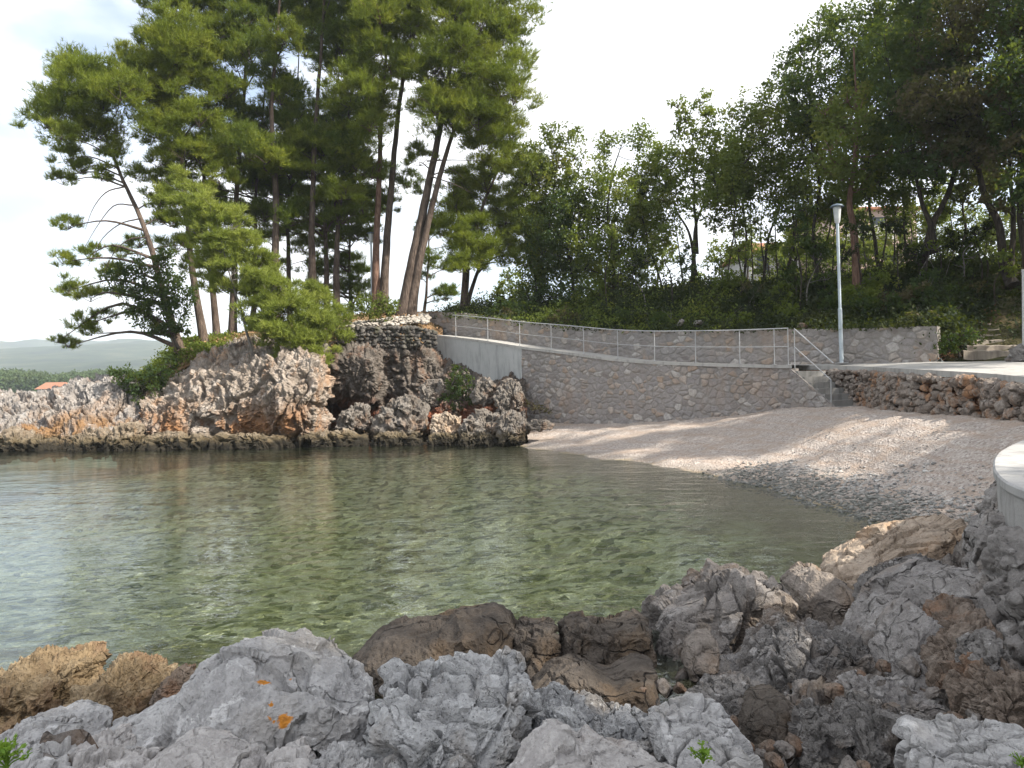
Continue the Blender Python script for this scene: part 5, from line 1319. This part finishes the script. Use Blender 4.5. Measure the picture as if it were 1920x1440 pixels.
shrub('dark scrub on the steep left flank of the bluff', (275, 742), 30.8, [(255, 712, 26), (280, 722, 28), (230, 705, 22), (300, 700, 24), (270, 745, 20), (250, 730, 18), (320, 685, 20), (215, 698, 14)], 'leaf_dark', 404, .12)
shrub('dry brown bush at the beach end of the stone wall', (1000, 776), 28.2, [(1000, 762, 12), (1015, 768, 12), (1030, 772, 9), (988, 755, 9)], 'leaf_brown', 405, .08, .6)
shrub('dark green bush beside the right end of the upper wall', (1800, 668), 21.2, [(1782, 640, 20), (1805, 628, 20), (1766, 650, 14), (1825, 622, 14), (1785, 655, 14)], 'leaf_dark', 406, .10)
shrub('dark mountain scrub at the bank crest left of the forked tree', (1160, 560), 35.0, [(1150, 545, 24), (1180, 540, 22), (1120, 560, 22), (1190, 555, 18)], 'leaf_brown', 407, .13)

# ---- broadleaf grove on the bank
B = lambda *a, **k: T_(*a, **k)
grove = [
 B([[(1010, 588), (1016, 500), (1030, 420), (1040, 340), (1052, 270)], [(1010, 588), (1000, 500), (992, 420)]], 36.5, .10, 'airy broadleaf tree next to the bushy pine, open top against the sky', 'leaf_olive', 'bark_dark'),
 B([[(1080, 580), (1070, 500), (1060, 430), (1075, 360), (1090, 300)]], 36, .12, 'dark trunked tree wrapped in ivy behind the airy one', 'leaf_dark', 'bark_dark'),
 B([[(1150, 565), (1150, 480), (1140, 400), (1150, 320), (1170, 260)], [(1150, 560), (1180, 470), (1195, 400)]], 35, .12, 'full bushy grey green tree with foliage to the ground', 'leaf', 'bark_dark'),
 B([[(1242, 540), (1222, 480), (1208, 430), (1200, 380)]], 34, .06, 'thin leaning tree left of the forked dark trunk', 'leaf_olive', 'bark_dark'),
 B([[(1298, 532), (1302, 470), (1305, 420), (1322, 380), (1345, 340)], [(1300, 470), (1292, 430), (1270, 390), (1255, 350)], [(1303, 430), (1300, 380), (1298, 320), (1295, 240)]], 34, .14, 'forked tree with black trunks standing alone against the bright sky', 'leaf', 'bark_dark'),
 B([[(1280, 530), (1272, 460), (1262, 400), (1250, 340)]], 35, .05, 'slim stem just left of the forked dark tree', 'leaf', 'bark_dark'),
 B([[(1395, 520), (1402, 450), (1395, 380), (1405, 300), (1425, 230)], [(1395, 520), (1380, 440), (1370, 380)]], 33, .08, 'thin stemmed tree right of the bright sky gap', 'leaf_olive', 'bark_dark'),
 B([[(1432, 515), (1445, 440), (1462, 390), (1470, 320), (1490, 230)], [(1432, 515), (1425, 440), (1430, 370)]], 33.5, .08, 'thin stemmed tree in front of the white house', 'leaf', 'bark_dark'),
 B([[(1478, 512), (1490, 440), (1485, 380), (1500, 290), (1520, 180)], [(1478, 512), (1508, 450), (1515, 390)]], 32.5, .09, 'thin stemmed tree left of the lamp post', 'leaf', 'bark_dark'),
 B([[(1530, 508), (1525, 430), (1535, 350), (1520, 250), (1525, 120), (1545, 20)], [(1530, 508), (1550, 440), (1555, 380)]], 31.5, .11, 'tall dark tree behind the lamp post, top rising above its neighbours', 'leaf_dark', 'bark_dark', ),
 B([[(1604, 520), (1600, 440), (1592, 380), (1600, 300), (1605, 200), (1600, 90)]], 27.5, .20, 'thick brown trunk standing right of the lamp post', 'leaf_olive', 'bark_red'),
 B([[(1650, 515), (1640, 440), (1632, 380), (1640, 280), (1650, 150)], [(1650, 515), (1665, 440), (1662, 380)]], 30.5, .11, 'twin stemmed dark tree second right of the lamp post', 'leaf_dark', 'bark_dark'),
 B([[(1722, 545), (1735, 470), (1742, 420), (1765, 370), (1780, 300), (1775, 200), (1760, 60)], [(1742, 430), (1725, 380), (1715, 300), (1705, 200)]], 27.0, .19, 'big leaning dark tree with crooked branches on the steep bank', 'leaf_dark', 'bark_dark'),
 B([[(1700, 510), (1695, 440), (1690, 380), (1688, 300)], [(1700, 510), (1712, 440), (1708, 380)]], 31, .08, 'slim pair of stems behind the big leaning tree', 'leaf_olive', 'bark_dark'),
 B([[(1800, 490), (1812, 430), (1808, 380), (1830, 330), (1840, 250)]], 29.5, .08, 'thin crooked tree in the gap right of the big leaning tree', 'leaf_brown', 'bark_dark'),
 B([[(1895, 490), (1885, 420), (1862, 360), (1850, 290), (1840, 180), (1820, 60), (1810, -60)], [(1893, 480), (1898, 400), (1885, 330), (1880, 220), (1895, 80)]], 25.5, .17, 'large dark brownish tree at the right edge with two crossing trunks', 'leaf_brown', 'bark_dark'),
 B([[(1930, 500), (1920, 400), (1925, 300), (1940, 150), (1950, 0)]], 24.5, .16, 'dark tree cut by the right edge of the picture', 'leaf_dark', 'bark_dark'),
]
def asg(idx, poly, sp, a, b, seed, holes=()): assign([grove[i] for i in idx], sample(poly, sp*.92, a, b, seed, holes), seed+1, 1.08)
asg([0], [(985, 300), (1030, 240), (1065, 232), (1085, 280), (1075, 360), (1030, 420), (985, 400)], 34, 20, 32, 50)
asg([0], [(990, 320), (1060, 300), (1060, 480), (1000, 540), (975, 450)], 40, 26, 38, 150)
asg([1], [(1010, 400), (1090, 360), (1100, 470), (1080, 570), (990, 560)], 38, 28, 40, 52)
asg([2], [(1090, 340), (1120, 290), (1150, 245), (1230, 260), (1235, 330), (1220, 420), (1210, 500), (1170, 560), (1100, 560), (1085, 450)], 38, 28, 42, 54, [(1180, 290, 8)])
asg([3], [(1180, 360), (1250, 360), (1250, 450), (1195, 440)], 34, 22, 30, 56)
asg([4, 5], [(1225, 310), (1260, 280), (1330, 270), (1390, 300), (1390, 370), (1330, 392), (1250, 385)], 34, 26, 38, 58)
asg([4], [(1262, 250), (1270, 190), (1310, 172), (1340, 200), (1330, 262)], 30, 18, 28, 60)
asg([6, 7, 8], [(1350, 250), (1380, 205), (1430, 190), (1490, 200), (1560, 230), (1560, 390), (1500, 420), (1380, 420), (1345, 350)], 38, 28, 44, 62, [(1355, 230, 8)])
asg([6, 7, 8], [(1345, 420), (1550, 410), (1550, 470), (1360, 480)], 44, 16, 26, 64)
asg([9], [(1480, 110), (1510, 60), (1560, 15), (1615, 30), (1620, 150), (1590, 230), (1500, 250), (1470, 160)], 34, 26, 40, 66)
asg([10], [(1545, 180), (1600, 160), (1660, 190), (1660, 300), (1600, 360), (1545, 330)], 38, 26, 40, 68)
asg([11, 13], [(1600, 60), (1650, 20), (1720, 20), (1730, 200), (1700, 330), (1620, 340)], 40, 30, 46, 70)
asg([12], [(1640, 20), (1740, -60), (1830, -60), (1830, 150), (1800, 300), (1700, 330), (1660, 200)], 40, 30, 48, 72)
asg([14], [(1780, 220), (1870, 240), (1860, 330), (1800, 350), (1770, 300)], 34, 24, 36, 74)
asg([15], [(1730, -80), (1980, -80), (1960, 200), (1920, 300), (1820, 260), (1750, 180)], 42, 32, 50, 76)
asg([15], [(1700, 190), (1800, 150), (1860, 200), (1840, 280), (1740, 300)], 40, 28, 40, 84)
asg([16], [(1880, -60), (2040, -60), (2040, 400), (1940, 380), (1890, 300)], 44, 32, 48, 78)
asg([11, 12, 13], [(1570, 300), (1760, 320), (1740, 400), (1600, 420)], 44, 20, 30, 80)
asg([14, 15], [(1790, 360), (1900, 330), (1920, 400), (1800, 400)], 44, 20, 30, 82)
for i, t in enumerate(grove):
    t['stems'] = [[(s[0][0]+(s[0][0]-s[1][0])*.4, s[0][1]+46)]+s for s in t['stems']]
    make_tree('broadleaf_tree', t['label'], 'tree', t['stems'], t['D'], t['cl'], t['r0'], M[t['bark']], M[t['leaf']], 500+i, 'leaf', 'trees on the wooded bank', dens=1.12)
# slender saplings between them
rs = np.random.RandomState(8)
sap = [(1365, 515), (1412, 515), (1455, 508), (1505, 505), (1560, 505), (1575, 502), (1625, 508), (1675, 505), (1760, 495), (1785, 492), (1845, 486), (1870, 484)]
for i, (x, y) in enumerate(sap):
    h = rs.uniform(120, 190); st = [[(x, y+40), (x, y), (x+rs.uniform(-10, 10), y-h*.4), (x+rs.uniform(-14, 14), y-h*.75), (x+rs.uniform(-22, 22), y-h)]]
    top = st[0][-1]
    make_tree('sapling', 'slender bare stemmed sapling standing in the wood on the bank', 'sapling', st, rs.uniform(31, 34), [(top[0]+rs.uniform(-25, 25), top[1]+rs.uniform(-20, 40), rs.uniform(20, 30), 0) for _ in range(4)], .045, M['bark_dark'], M['leaf_olive' if i % 2 else 'leaf'], 600+i, 'leaf', 'saplings on the wooded bank')
for i in range(24):
    x = rs.uniform(1120, 1900); y = rs.uniform(545, 596) if x < 1750 else rs.uniform(520, 570)
    D = np.interp(x, [1120, 1400, 1700, 1900], [33.5, 29, 26.5, 25.5])+rs.uniform(0, 1.5)-(y-545)*.03
    h = rs.uniform(70, 200); st = [[(x, y+26), (x+rs.uniform(-6, 6), y-h*.4), (x+rs.uniform(-16, 16), y-h*.75), (x+rs.uniform(-26, 26), y-h)]]
    top = st[0][-1]
    make_tree('sapling', 'thin crooked sapling rooted on the shaded slope of the wooded bank', 'sapling', st, D, [(top[0]+rs.uniform(-20, 20), top[1]+rs.uniform(-15, 50), rs.uniform(12, 22), 0) for _ in range(3)], .035, M['bark_grey' if i % 5 == 0 else 'bark_dark'], M[['leaf_dark', 'under', 'leaf'][i % 3]], 900+i, 'leaf', 'saplings on the shaded slope', L=.12)
# sunlit trees on the plateau behind
back = [(1350, 475, 26, 45), (1440, 482, 28, 44), (1490, 455, 32, 45), (1640, 470, 32, 44), (1575, 482, 28, 44), (1310, 520, 14, 42), (1010, 470, 40, 46), (1120, 500, 46, 48), (1230, 470, 30, 47), (1400, 455, 34, 50), (1520, 455, 40, 50), (1600, 430, 46, 50), (1690, 440, 44, 50), (1760, 430, 40, 49), (1830, 430, 44, 48), (1900, 420, 46, 48), (960, 540, 34, 44), (1960, 430, 46, 47)]
for i, (x, y, r, D) in enumerate(back):
    make_tree('broadleaf_tree', 'sunlit leafy tree on the plateau seen between the dark trunks', 'tree', [[(x, y+90), (x+4, y+40), (x, y)]], D, [(x, y, r, 0), (x-r*.7, y+r*.5, r*.8, .5), (x+r*.7, y+r*.4, r*.8, -.5), (x+r*.2, y+r*.9, r*.7, 0), (x-r*.2, y-r*.5, r*.7, 0)], .10, M['bark_dark'], M['leaf_olive'], 650+i, 'leaf', 'sunlit trees behind the wood', dens=.65, L=.2)
# the wood goes on beyond the right edge and shades the beach and the shore rocks
off = [(15.6, 16.9, 2.2, 10.5), (15.0, 9.8, 2.1, 10.5), (13.2, 10.2, 1.9, 7.6), (11.8, 7.4, 1.6, 7.0), (9.6, 1.0, 1.4, 8.2), (10.6, -2.8, 1.4, 12), (8.6, -1.2, 1.2, 8.0), (9.4, -3.2, 1.4, 11.5), (18.5, 17.5, 2.4, 13), (19, 23.5, 2.8, 14.5), (22.5, 21.5, 3, 15), (21, 26, 4, 14)]
for i, (x, y, z, h) in enumerate(off):
    rs = np.random.RandomState(700+i)
    def px_of(q):
        d = np.array(q)-np.array([0, 0, CH]); u = d[0]/d[1]; w = d[2]/d[1]
        return (960+F*(u*CR-w*SR), 720-F*(u*SR+w*CR))
    base = np.array([x, y, z]); root = empty('broadleaf_tree', base, 'shady tree of the wood just beyond the right edge', 'tree', 'trees beyond the right edge')
    m = MB(); tp = catmull([base, base+np.array([.2, .1, h*.35]), base+np.array([-.1, 0, h*.8])], 14); m.tube(tp, np.linspace(.17, .05, 14), 8)
    fol = []
    for k_ in range(20):
        c = base+np.array([rs.uniform(-2.0, 2.0), rs.uniform(-2.0, 2.0), rs.uniform(h*.42, h)]); r = rs.uniform(.8, 1.25)
        m.tube(catmull([tp[7], (tp[7]+c)/2+np.array([0, 0, .2]), c], 6), np.linspace(.05, .012, 6), 5, False)
        fol.append(leaf_foliage(rs, c, (r, r, r*.85), .8, .19))
    m.build('trunk', M['bark_dark'], root); v = np.vstack(fol); mesh_obj('crown', v, np.arange(len(v)).reshape(-1, 4), M['leaf_dark'], root, smooth=False)

# ------------------------------------------------------------------ undergrowth and grass (uncountable)
rs = np.random.RandomState(90)
def cover(name, pts, nleaf, h, L, mat, seed, spread=.35):
    rs = np.random.RandomState(seed); n = len(pts)
    k_ = nleaf; tot = n*k_
    hh = rs.uniform(.25, 1, n)*h*np.clip(.45+2.2*fbm(pts*.55, 3, seed), .10, 2.4)
    p = np.repeat(pts, k_, 0)+np.stack([rs.normal(size=tot)*spread, rs.normal(size=tot)*spread, np.repeat(hh, k_)*rs.uniform(0, 1, tot)**.8], 1)
    d = rs.normal(size=(tot, 3)); d[:, 2] += .25; d /= np.linalg.norm(d, axis=1)[:, None]
    s = np.cross(d, rs.normal(size=(tot, 3))+np.array([0, 0, .6])); s /= np.linalg.norm(s, axis=1)[:, None]+1e-9
    l = rs.uniform(.6, 1.3, tot)[:, None]*L
    v = np.stack([p, p+d*l*.5+s*l*.28, p+d*l, p+d*l*.5-s*l*.28], 1).reshape(-1, 3)
    tag(mesh_obj(name, v, np.arange(len(v)).reshape(-1, 4), mat, smooth=False), kind='stuff')
bg = BANKG
def bankpts(n, u0, u1, v0, v1, seed):
    rs = np.random.RandomState(seed); i = rs.uniform(u0, u1, n)*(bg.shape[0]-2); j = rs.uniform(v0, v1, n)*(bg.shape[1]-2)
    a = i.astype(int); b = j.astype(int); fi = (i-a)[:, None]; fj = (j-b)[:, None]
    q = bg[a, b]*(1-fi)*(1-fj)+bg[a+1, b]*fi*(1-fj)+bg[a, b+1]*(1-fi)*fj+bg[a+1, b+1]*fi*fj
    u = q[:, 0]/q[:, 1]; w = (q[:, 2]-CH)/q[:, 1]; X_ = 960+F*(u*CR-w*SR); Y_ = 720-F*(u*SR+w*CR)
    return q[~((X_ > np.interp(Y_, [580, 690], [1850, 1780])) & (X_ < 1935) & (Y_ > 560) & (q[:, 1] < 26.5))]
    return bg[a, b]*(1-fi)*(1-fj)+bg[a+1, b]*fi*(1-fj)+bg[a, b+1]*(1-fi)*fj+bg[a+1, b+1]*fi*fj
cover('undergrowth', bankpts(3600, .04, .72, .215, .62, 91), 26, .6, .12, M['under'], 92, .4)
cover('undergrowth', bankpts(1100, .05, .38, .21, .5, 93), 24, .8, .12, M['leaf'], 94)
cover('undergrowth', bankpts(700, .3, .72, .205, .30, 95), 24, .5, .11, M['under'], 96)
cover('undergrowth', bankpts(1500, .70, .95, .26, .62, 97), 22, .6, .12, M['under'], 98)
cover('undergrowth', bankpts(450, .1, .9, .58, .8, 99), 20, .35, .2, M['leaf_olive'], 100)
# bushes of the wood floor
rs = np.random.RandomState(120); q_ = bankpts(64, .10, .80, .225, .50, 121)
for i, b_ in enumerate(q_):
    root = empty('bush', b_, 'knee to waist high bush in the undergrowth of the wooded bank', 'bush', 'bushes on the wooded bank')
    r = rs.uniform(.28, .7); fol = []; m = MB()
    for k_ in range(4):
        c = b_+np.array([rs.uniform(-.6, .6)*r*1.6, rs.uniform(-.5, .5)*r, r*rs.uniform(.4, 1.3)])
        fol.append(leaf_foliage(rs, c, (r*.75, r*.75, r*.7), 1.1, .12))
        m.tube(catmull([b_-np.array([0, 0, .1]), (b_+c)/2+rs.normal(size=3)*.05, c], 6), np.linspace(.018, .006, 6), 4, False)
    for k_ in range(2):
        m.tube(catmull([b_, b_+np.array([rs.uniform(-.3, .3), 0, r]), b_+np.array([rs.uniform(-.7, .7), rs.uniform(-.4, .4), r*rs.uniform(1.6, 2.4)])], 7), np.linspace(.014, .004, 7), 4, False)
    m.build('stem', M['bark_grey' if i % 4 == 0 else 'bark_dark'], root); v = np.vstack(fol)
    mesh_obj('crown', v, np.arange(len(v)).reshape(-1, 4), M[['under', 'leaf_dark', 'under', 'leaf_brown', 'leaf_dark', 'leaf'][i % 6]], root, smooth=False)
# leaf litter on the slope by the old steps
cover('leaf_litter', bankpts(1600, .66, .84, .2, .42, 101), 3, .05, .10, plain('fallen_leaves', (.22, .12, .06), .5, 9), 102, .2)
hb = loft_pts(hl, 120, 60)
ii = rs.randint(6, 52, 900); jj = rs.randint(3, 40, 900)
cover('grass', hb[ii, jj], 18, .28, .13, M['leaf'], 104, .25)
cover('pine_litter', hb[rs.randint(30, 110, 1500), rs.randint(2, 45, 1500)], 4, .04, .12, plain('dry_needles', (.30, .19, .10), .4, 9), 105, .2)

# ------------------------------------------------------------------ houses seen between the trunks
def house(px0, px1, pyb, pye, pyr, D, dep, wallm, label, wins, balcony=False):
    b0 = P(px0, pyb, D); b1 = P(px1, pyb, D); e = P(px0, pye, D)[2]; rr = P(px0, pyr, D)[2]
    z0 = b0[2]-2.5; c = (b0+b1)/2; w = (b1[0]-b0[0])/2
    root = empty('house', (c[0], c[1]+dep/2, z0), label, 'house')
    m = MB(); m.box((c[0], c[1]+dep/2, (z0+e)/2), (w, dep/2, (e-z0)/2))
    wl = m.build('wall', wallm, root, smooth=False)
    o = .35; x0, x1, y0, y1 = c[0]-w-o, c[0]+w+o, c[1]-o, c[1]+dep+o; ym = (y0+y1)/2
    v = [(x0, y0, e), (x1, y0, e), (x1, y1, e), (x0, y1, e), (x0+w*.5, ym, rr), (x1-w*.5, ym, rr)]
    v += [(a, b_, z-.14) for a, b_, z in v[:4]]
    mesh_obj('roof', np.array(v), [np.array([(0, 1, 5, 4), (2, 3, 4, 5), (0, 6, 7, 1), (1, 7, 8, 2), (2, 8, 9, 3), (3, 9, 6, 0), (6, 9, 8, 7)]), np.array([(1, 2, 5), (3, 0, 4)])], M['tiles'], root, smooth=False)
    for (u, vz) in wins:
        m = MB(); m.box((c[0]+u*w, c[1]-.02, z0+(e-z0)*vz), (.45, .03, .6)); m.build('window', M['window'], root, smooth=False)
    if balcony:
        m = MB(); m.box((c[0]-w*.3, c[1]-.6, z0+(e-z0)*.62), (w*.6, .6, .10)); m.box((c[0]-w*.3, c[1]-1.15, z0+(e-z0)*.62+.5), (w*.6, .04, .42)); m.build('balcony', M['plaster'], root, smooth=False)
house(1408, 1500, 508, 470, 440, 56, 7, M['plaster'], 'white house with an orange tiled roof behind the thin stemmed trees', [(-.5, .75), (.4, .75)])
house(1560, 1720, 490, 392, 365, 54, 8, M['plasterpink'], 'pinkish house with a pale balcony behind the lamp post', [(-.5, .8), (.1, .8), (.6, .8), (.4, .4)], True)

# ------------------------------------------------------------------ far shore
rs = np.random.RandomState(44)
V = []
for i in range(900):
    x = rs.uniform(-60, 360); D = rs.uniform(235, 330)
    h = np.interp(x, [-60, 0, 70, 100, 150, 230, 360], [48, 50, 46, 38, 44, 48, 40])*rs.uniform(.55, 1.0)*D/F
    b = P(x, 757, D); b[2] = max(.2, (D-235)*.012)
    n = 240; u = rs.normal(size=(n, 3)); u /= np.linalg.norm(u, axis=1)[:, None]
    conic = rs.rand() < .3
    tz = rs.uniform(0.05, 1, n); rad = h*(.30*(1-tz)+.03 if conic else .40*np.sin(np.clip(tz, .05, 1)*math.pi)**.6)
    a = rs.uniform(0, 6.28, n)
    p = np.stack([b[0]+np.cos(a)*rad, b[1]+np.sin(a)*rad, b[2]+tz*h], 1)+rs.normal(size=(n, 3))*.12*h*.3
    L = .9; d = rs.normal(size=(n, 3)); d /= np.linalg.norm(d, axis=1)[:, None]; s = np.cross(d, rs.normal(size=(n, 3))); s /= np.linalg.norm(s, axis=1)[:, None]
    V.append(np.stack([p, p+d*L*.5+s*L*.4, p+d*L, p+d*L*.5-s*L*.4], 1).reshape(-1, 3))
v = np.vstack(V)
tag(mesh_obj('far_forest', v, np.arange(len(v)).reshape(-1, 4), M['forest'], smooth=False), kind='stuff')
# land under it and the hills beyond
gx = np.linspace(-400, 1500, 160); rows = [(-1.5, 224), (.3, 228), (1.2, 300), (1.5, 420), (1.5, 720)]
v = []; 
for X_ in gx:
    for (z, y) in rows: v.append((X_-350, y, z))
tag(mesh_obj('far_shore', np.array(v, float), grid_faces(160, 5), M['hill']), kind='structure')
gx = np.linspace(-2600, 700, 240); gy = np.linspace(700, 2700, 70)
X, Y = np.meshgrid(gx, gy, indexing='ij'); t = (Y-700)/2000
prof = np.sin(np.clip(t, 0, 1)*math.pi*.5)
pz_ = np.stack([X.ravel()/420, Y.ravel()/420, X.ravel()*0], 1)
Hh = 2+(150+X.ravel()*.012)*prof.ravel()+34*fbm(pz_*1.3, 5, 5)*prof.ravel()
tag(mesh_obj('hills', np.stack([X.ravel(), Y.ravel(), Hh-12*(t.ravel() < .02)], 1), grid_faces(240, 70), M['hills']), kind='structure')
hp = P(94, 738, 228); hp[2] = .4
root = empty('house', hp, 'tiny far shore house with an orange roof at the left edge', 'house')
m = MB(); m.box(hp+np.array([0, 3, 1.2]), (3.8, 3, 1.4)); m.build('wall', M['plaster'], root, smooth=False)
mesh_obj('roof', hp+np.array([(-4.4, -.5, 2.6), (4.4, -.5, 2.6), (4.4, 6.5, 2.6), (-4.4, 6.5, 2.6), (-3, 3, 4.6), (3, 3, 4.6)]), [np.array([(0, 1, 5, 4), (2, 3, 4, 5), (3, 2, 1, 0)]), np.array([(1, 2, 5), (3, 0, 4)])], M['tiles'], root, smooth=False)
# pale stones on the upper wall
for i, (x, y, s, lb) in enumerate([(1276, 606, 8, 'grey stone lying on the upper wall, left of two'), (1310, 606, 9, 'grey round stone lying on the upper wall, right of two'), (1504, 612, 9, 'reddish stone lying on the upper wall near the handrail')]):
    v, f = blob(P(x, y, Du(x)+.2), np.array([1.2, 1, .9])*s*Du(x)/F, 800+i, 4, 'crag')
    tag(mesh_obj('stone', v, f, M['browngrey'] if i < 2 else M['rubble'], None, P(x, y+8, Du(x)+.2)), lb, 'stone')
# ------------------------------------------------------------------ camera, light, air
cam = bpy.data.cameras.new('camera'); co = bpy.data.objects.new('camera', cam); COL.objects.link(co)
cam.sensor_width = 36; cam.lens = F/1920*36; cam.clip_start = .05; cam.clip_end = 9000
co.matrix_world = Matrix(((CR, SR, 0, 0), (0, 0, -1, 0), (-SR, CR, 0, CH), (0, 0, 0, 1)))
SC.camera = co
EL = math.radians(40); AZ = math.radians(114)         # azimuth clockwise from the view direction (+Y)
sd = Vector((math.cos(EL)*math.sin(AZ), math.cos(EL)*math.cos(AZ), math.sin(EL)))
sun = bpy.data.lights.new('sun', 'SUN'); sun.energy = 5.0; sun.angle = math.radians(1.0); sun.color = (1, .93, .82)
so = bpy.data.objects.new('sun', sun); COL.objects.link(so); so.rotation_euler = (-sd).to_track_quat('-Z', 'Y').to_euler()
W = bpy.data.worlds.new('World'); SC.world = W; W.use_nodes = True
nt = W.node_tree; nt.nodes.clear()
def wn(t, **k):
    x = nt.nodes.new(t)
    for a, b in k.items(): setattr(x, a, b)
    return x
out = wn('ShaderNodeOutputWorld'); bgd = wn('ShaderNodeBackground'); bgd.inputs['Strength'].default_value = .115
sky = wn('ShaderNodeTexSky', sky_type='NISHITA'); sky.sun_disc = False; sky.sun_elevation = EL; sky.sun_rotation = AZ
sky.air_density = 1.0; sky.dust_density = 1.5; sky.ozone_density = 1.0
tc = wn('ShaderNodeTexCoord'); mp = wn('ShaderNodeMapping'); mp.inputs['Scale'].default_value = (1, 1, 2.2)
nz = wn('ShaderNodeTexNoise'); nz.inputs['Scale'].default_value = 2.3; nz.inputs['Detail'].default_value = 6; nz.inputs['Roughness'].default_value = .5
rp = wn('ShaderNodeMapRange', interpolation_type='SMOOTHSTEP'); rp.inputs['From Min'].default_value = .38; rp.inputs['From Max'].default_value = .58
rp.inputs['To Min'].default_value = .12; rp.inputs['To Max'].default_value = 1.0
mx = wn('ShaderNodeMix', data_type='RGBA')
L_ = nt.links.new
L_(tc.outputs['Generated'], mp.inputs[0]); L_(mp.outputs[0], nz.inputs['Vector']); L_(nz.outputs['Fac'], rp.inputs['Value'])
L_(rp.outputs[0], mx.inputs[0])
ia = [i for i in mx.inputs if i.type == 'RGBA']
L_(sky.outputs[0], ia[0]); ia[1].default_value = (6.7, 6.75, 6.9, 1)
L_([o for o in mx.outputs if o.type == 'RGBA'][0], bgd.inputs['Color']); L_(bgd.outputs[0], out.inputs['Surface'])
SC.view_settings.view_transform = 'Standard'; SC.view_settings.look = 'None'; SC.view_settings.exposure = 1.06; SC.view_settings.gamma = 1
SC.cycles.max_bounces = 7; SC.cycles.transparent_max_bounces = 8; SC.cycles.caustics_reflective = False; SC.cycles.caustics_refractive = False
SC.cycles.use_denoising = True

# the air: pale haze that blues the far hills
m = MB(); m.box((0, 1750, 123), (2620, 1850, 127.5))
hz = bpy.data.materials.new('haze'); hz.use_nodes = True; hz.node_tree.nodes.clear()
ho = hz.node_tree.nodes.new('ShaderNodeOutputMaterial'); hv = hz.node_tree.nodes.new('ShaderNodeVolumePrincipled')
hv.inputs['Color'].default_value = (.86, .93, 1, 1); hv.inputs['Density'].default_value = .00034; hv.inputs['Anisotropy'].default_value = .2
hz.node_tree.links.new(hv.outputs[0], ho.inputs['Volume'])
tag(m.build('haze', hz, smooth=False), kind='stuff')
SC.cycles.volume_bounces = 1

STUFF = {'beach': 'pale pinkish pebble beach running into the clear bay', 'seabed': 'pale greenish sea floor beyond the bay', 'water': 'clear green sea water of the small cove',
 'pebbles': 'loose grey pebbles along the water edge of the beach', 'headland': 'orange brown soil on top of the headland under the pines', 'hillside': 'dark woodland floor of the bank behind the walls',
 'plaza': 'pale concrete paving above the rough dry stone wall', 'ramp': 'pale concrete ramp rising left between the two stone walls', 'stone_chips': 'pale stone chips heaped behind the old dry stone wall',
 'bedrock': 'dark rocky ground between the foreground boulders', 'leaf_litter': 'brown fallen leaves on the slope by the old steps', 'grass': 'short green grass on the headland', 'pine_litter': 'dry brown pine needles on the headland soil',
 'far_forest': 'hazy green forest on the far shore at the left edge', 'far_shore': 'low land of the far shore under the forest', 'hills': 'long hazy blue green wooded hills on the left horizon', 'haze': 'thin pale haze over the sea and hills'}
UND = iter(['dark shaded undergrowth covering the whole wooded bank', 'lit green undergrowth on the left part of the bank', 'low dark plants just above the upper wall', 'dark undergrowth on the slope at the right edge', 'olive undergrowth along the crest of the bank'])
for o_ in bpy.data.objects:
    if o_.parent is None and o_.type == 'MESH' and 'label' not in o_.keys():
        b_ = o_.name.split('.')[0]
        if b_ == 'undergrowth': o_['label'] = next(UND)
        elif b_ in STUFF: o_['label'] = STUFF[b_]
        if 'label' in o_.keys(): o_['category'] = b_.replace('_', ' ')
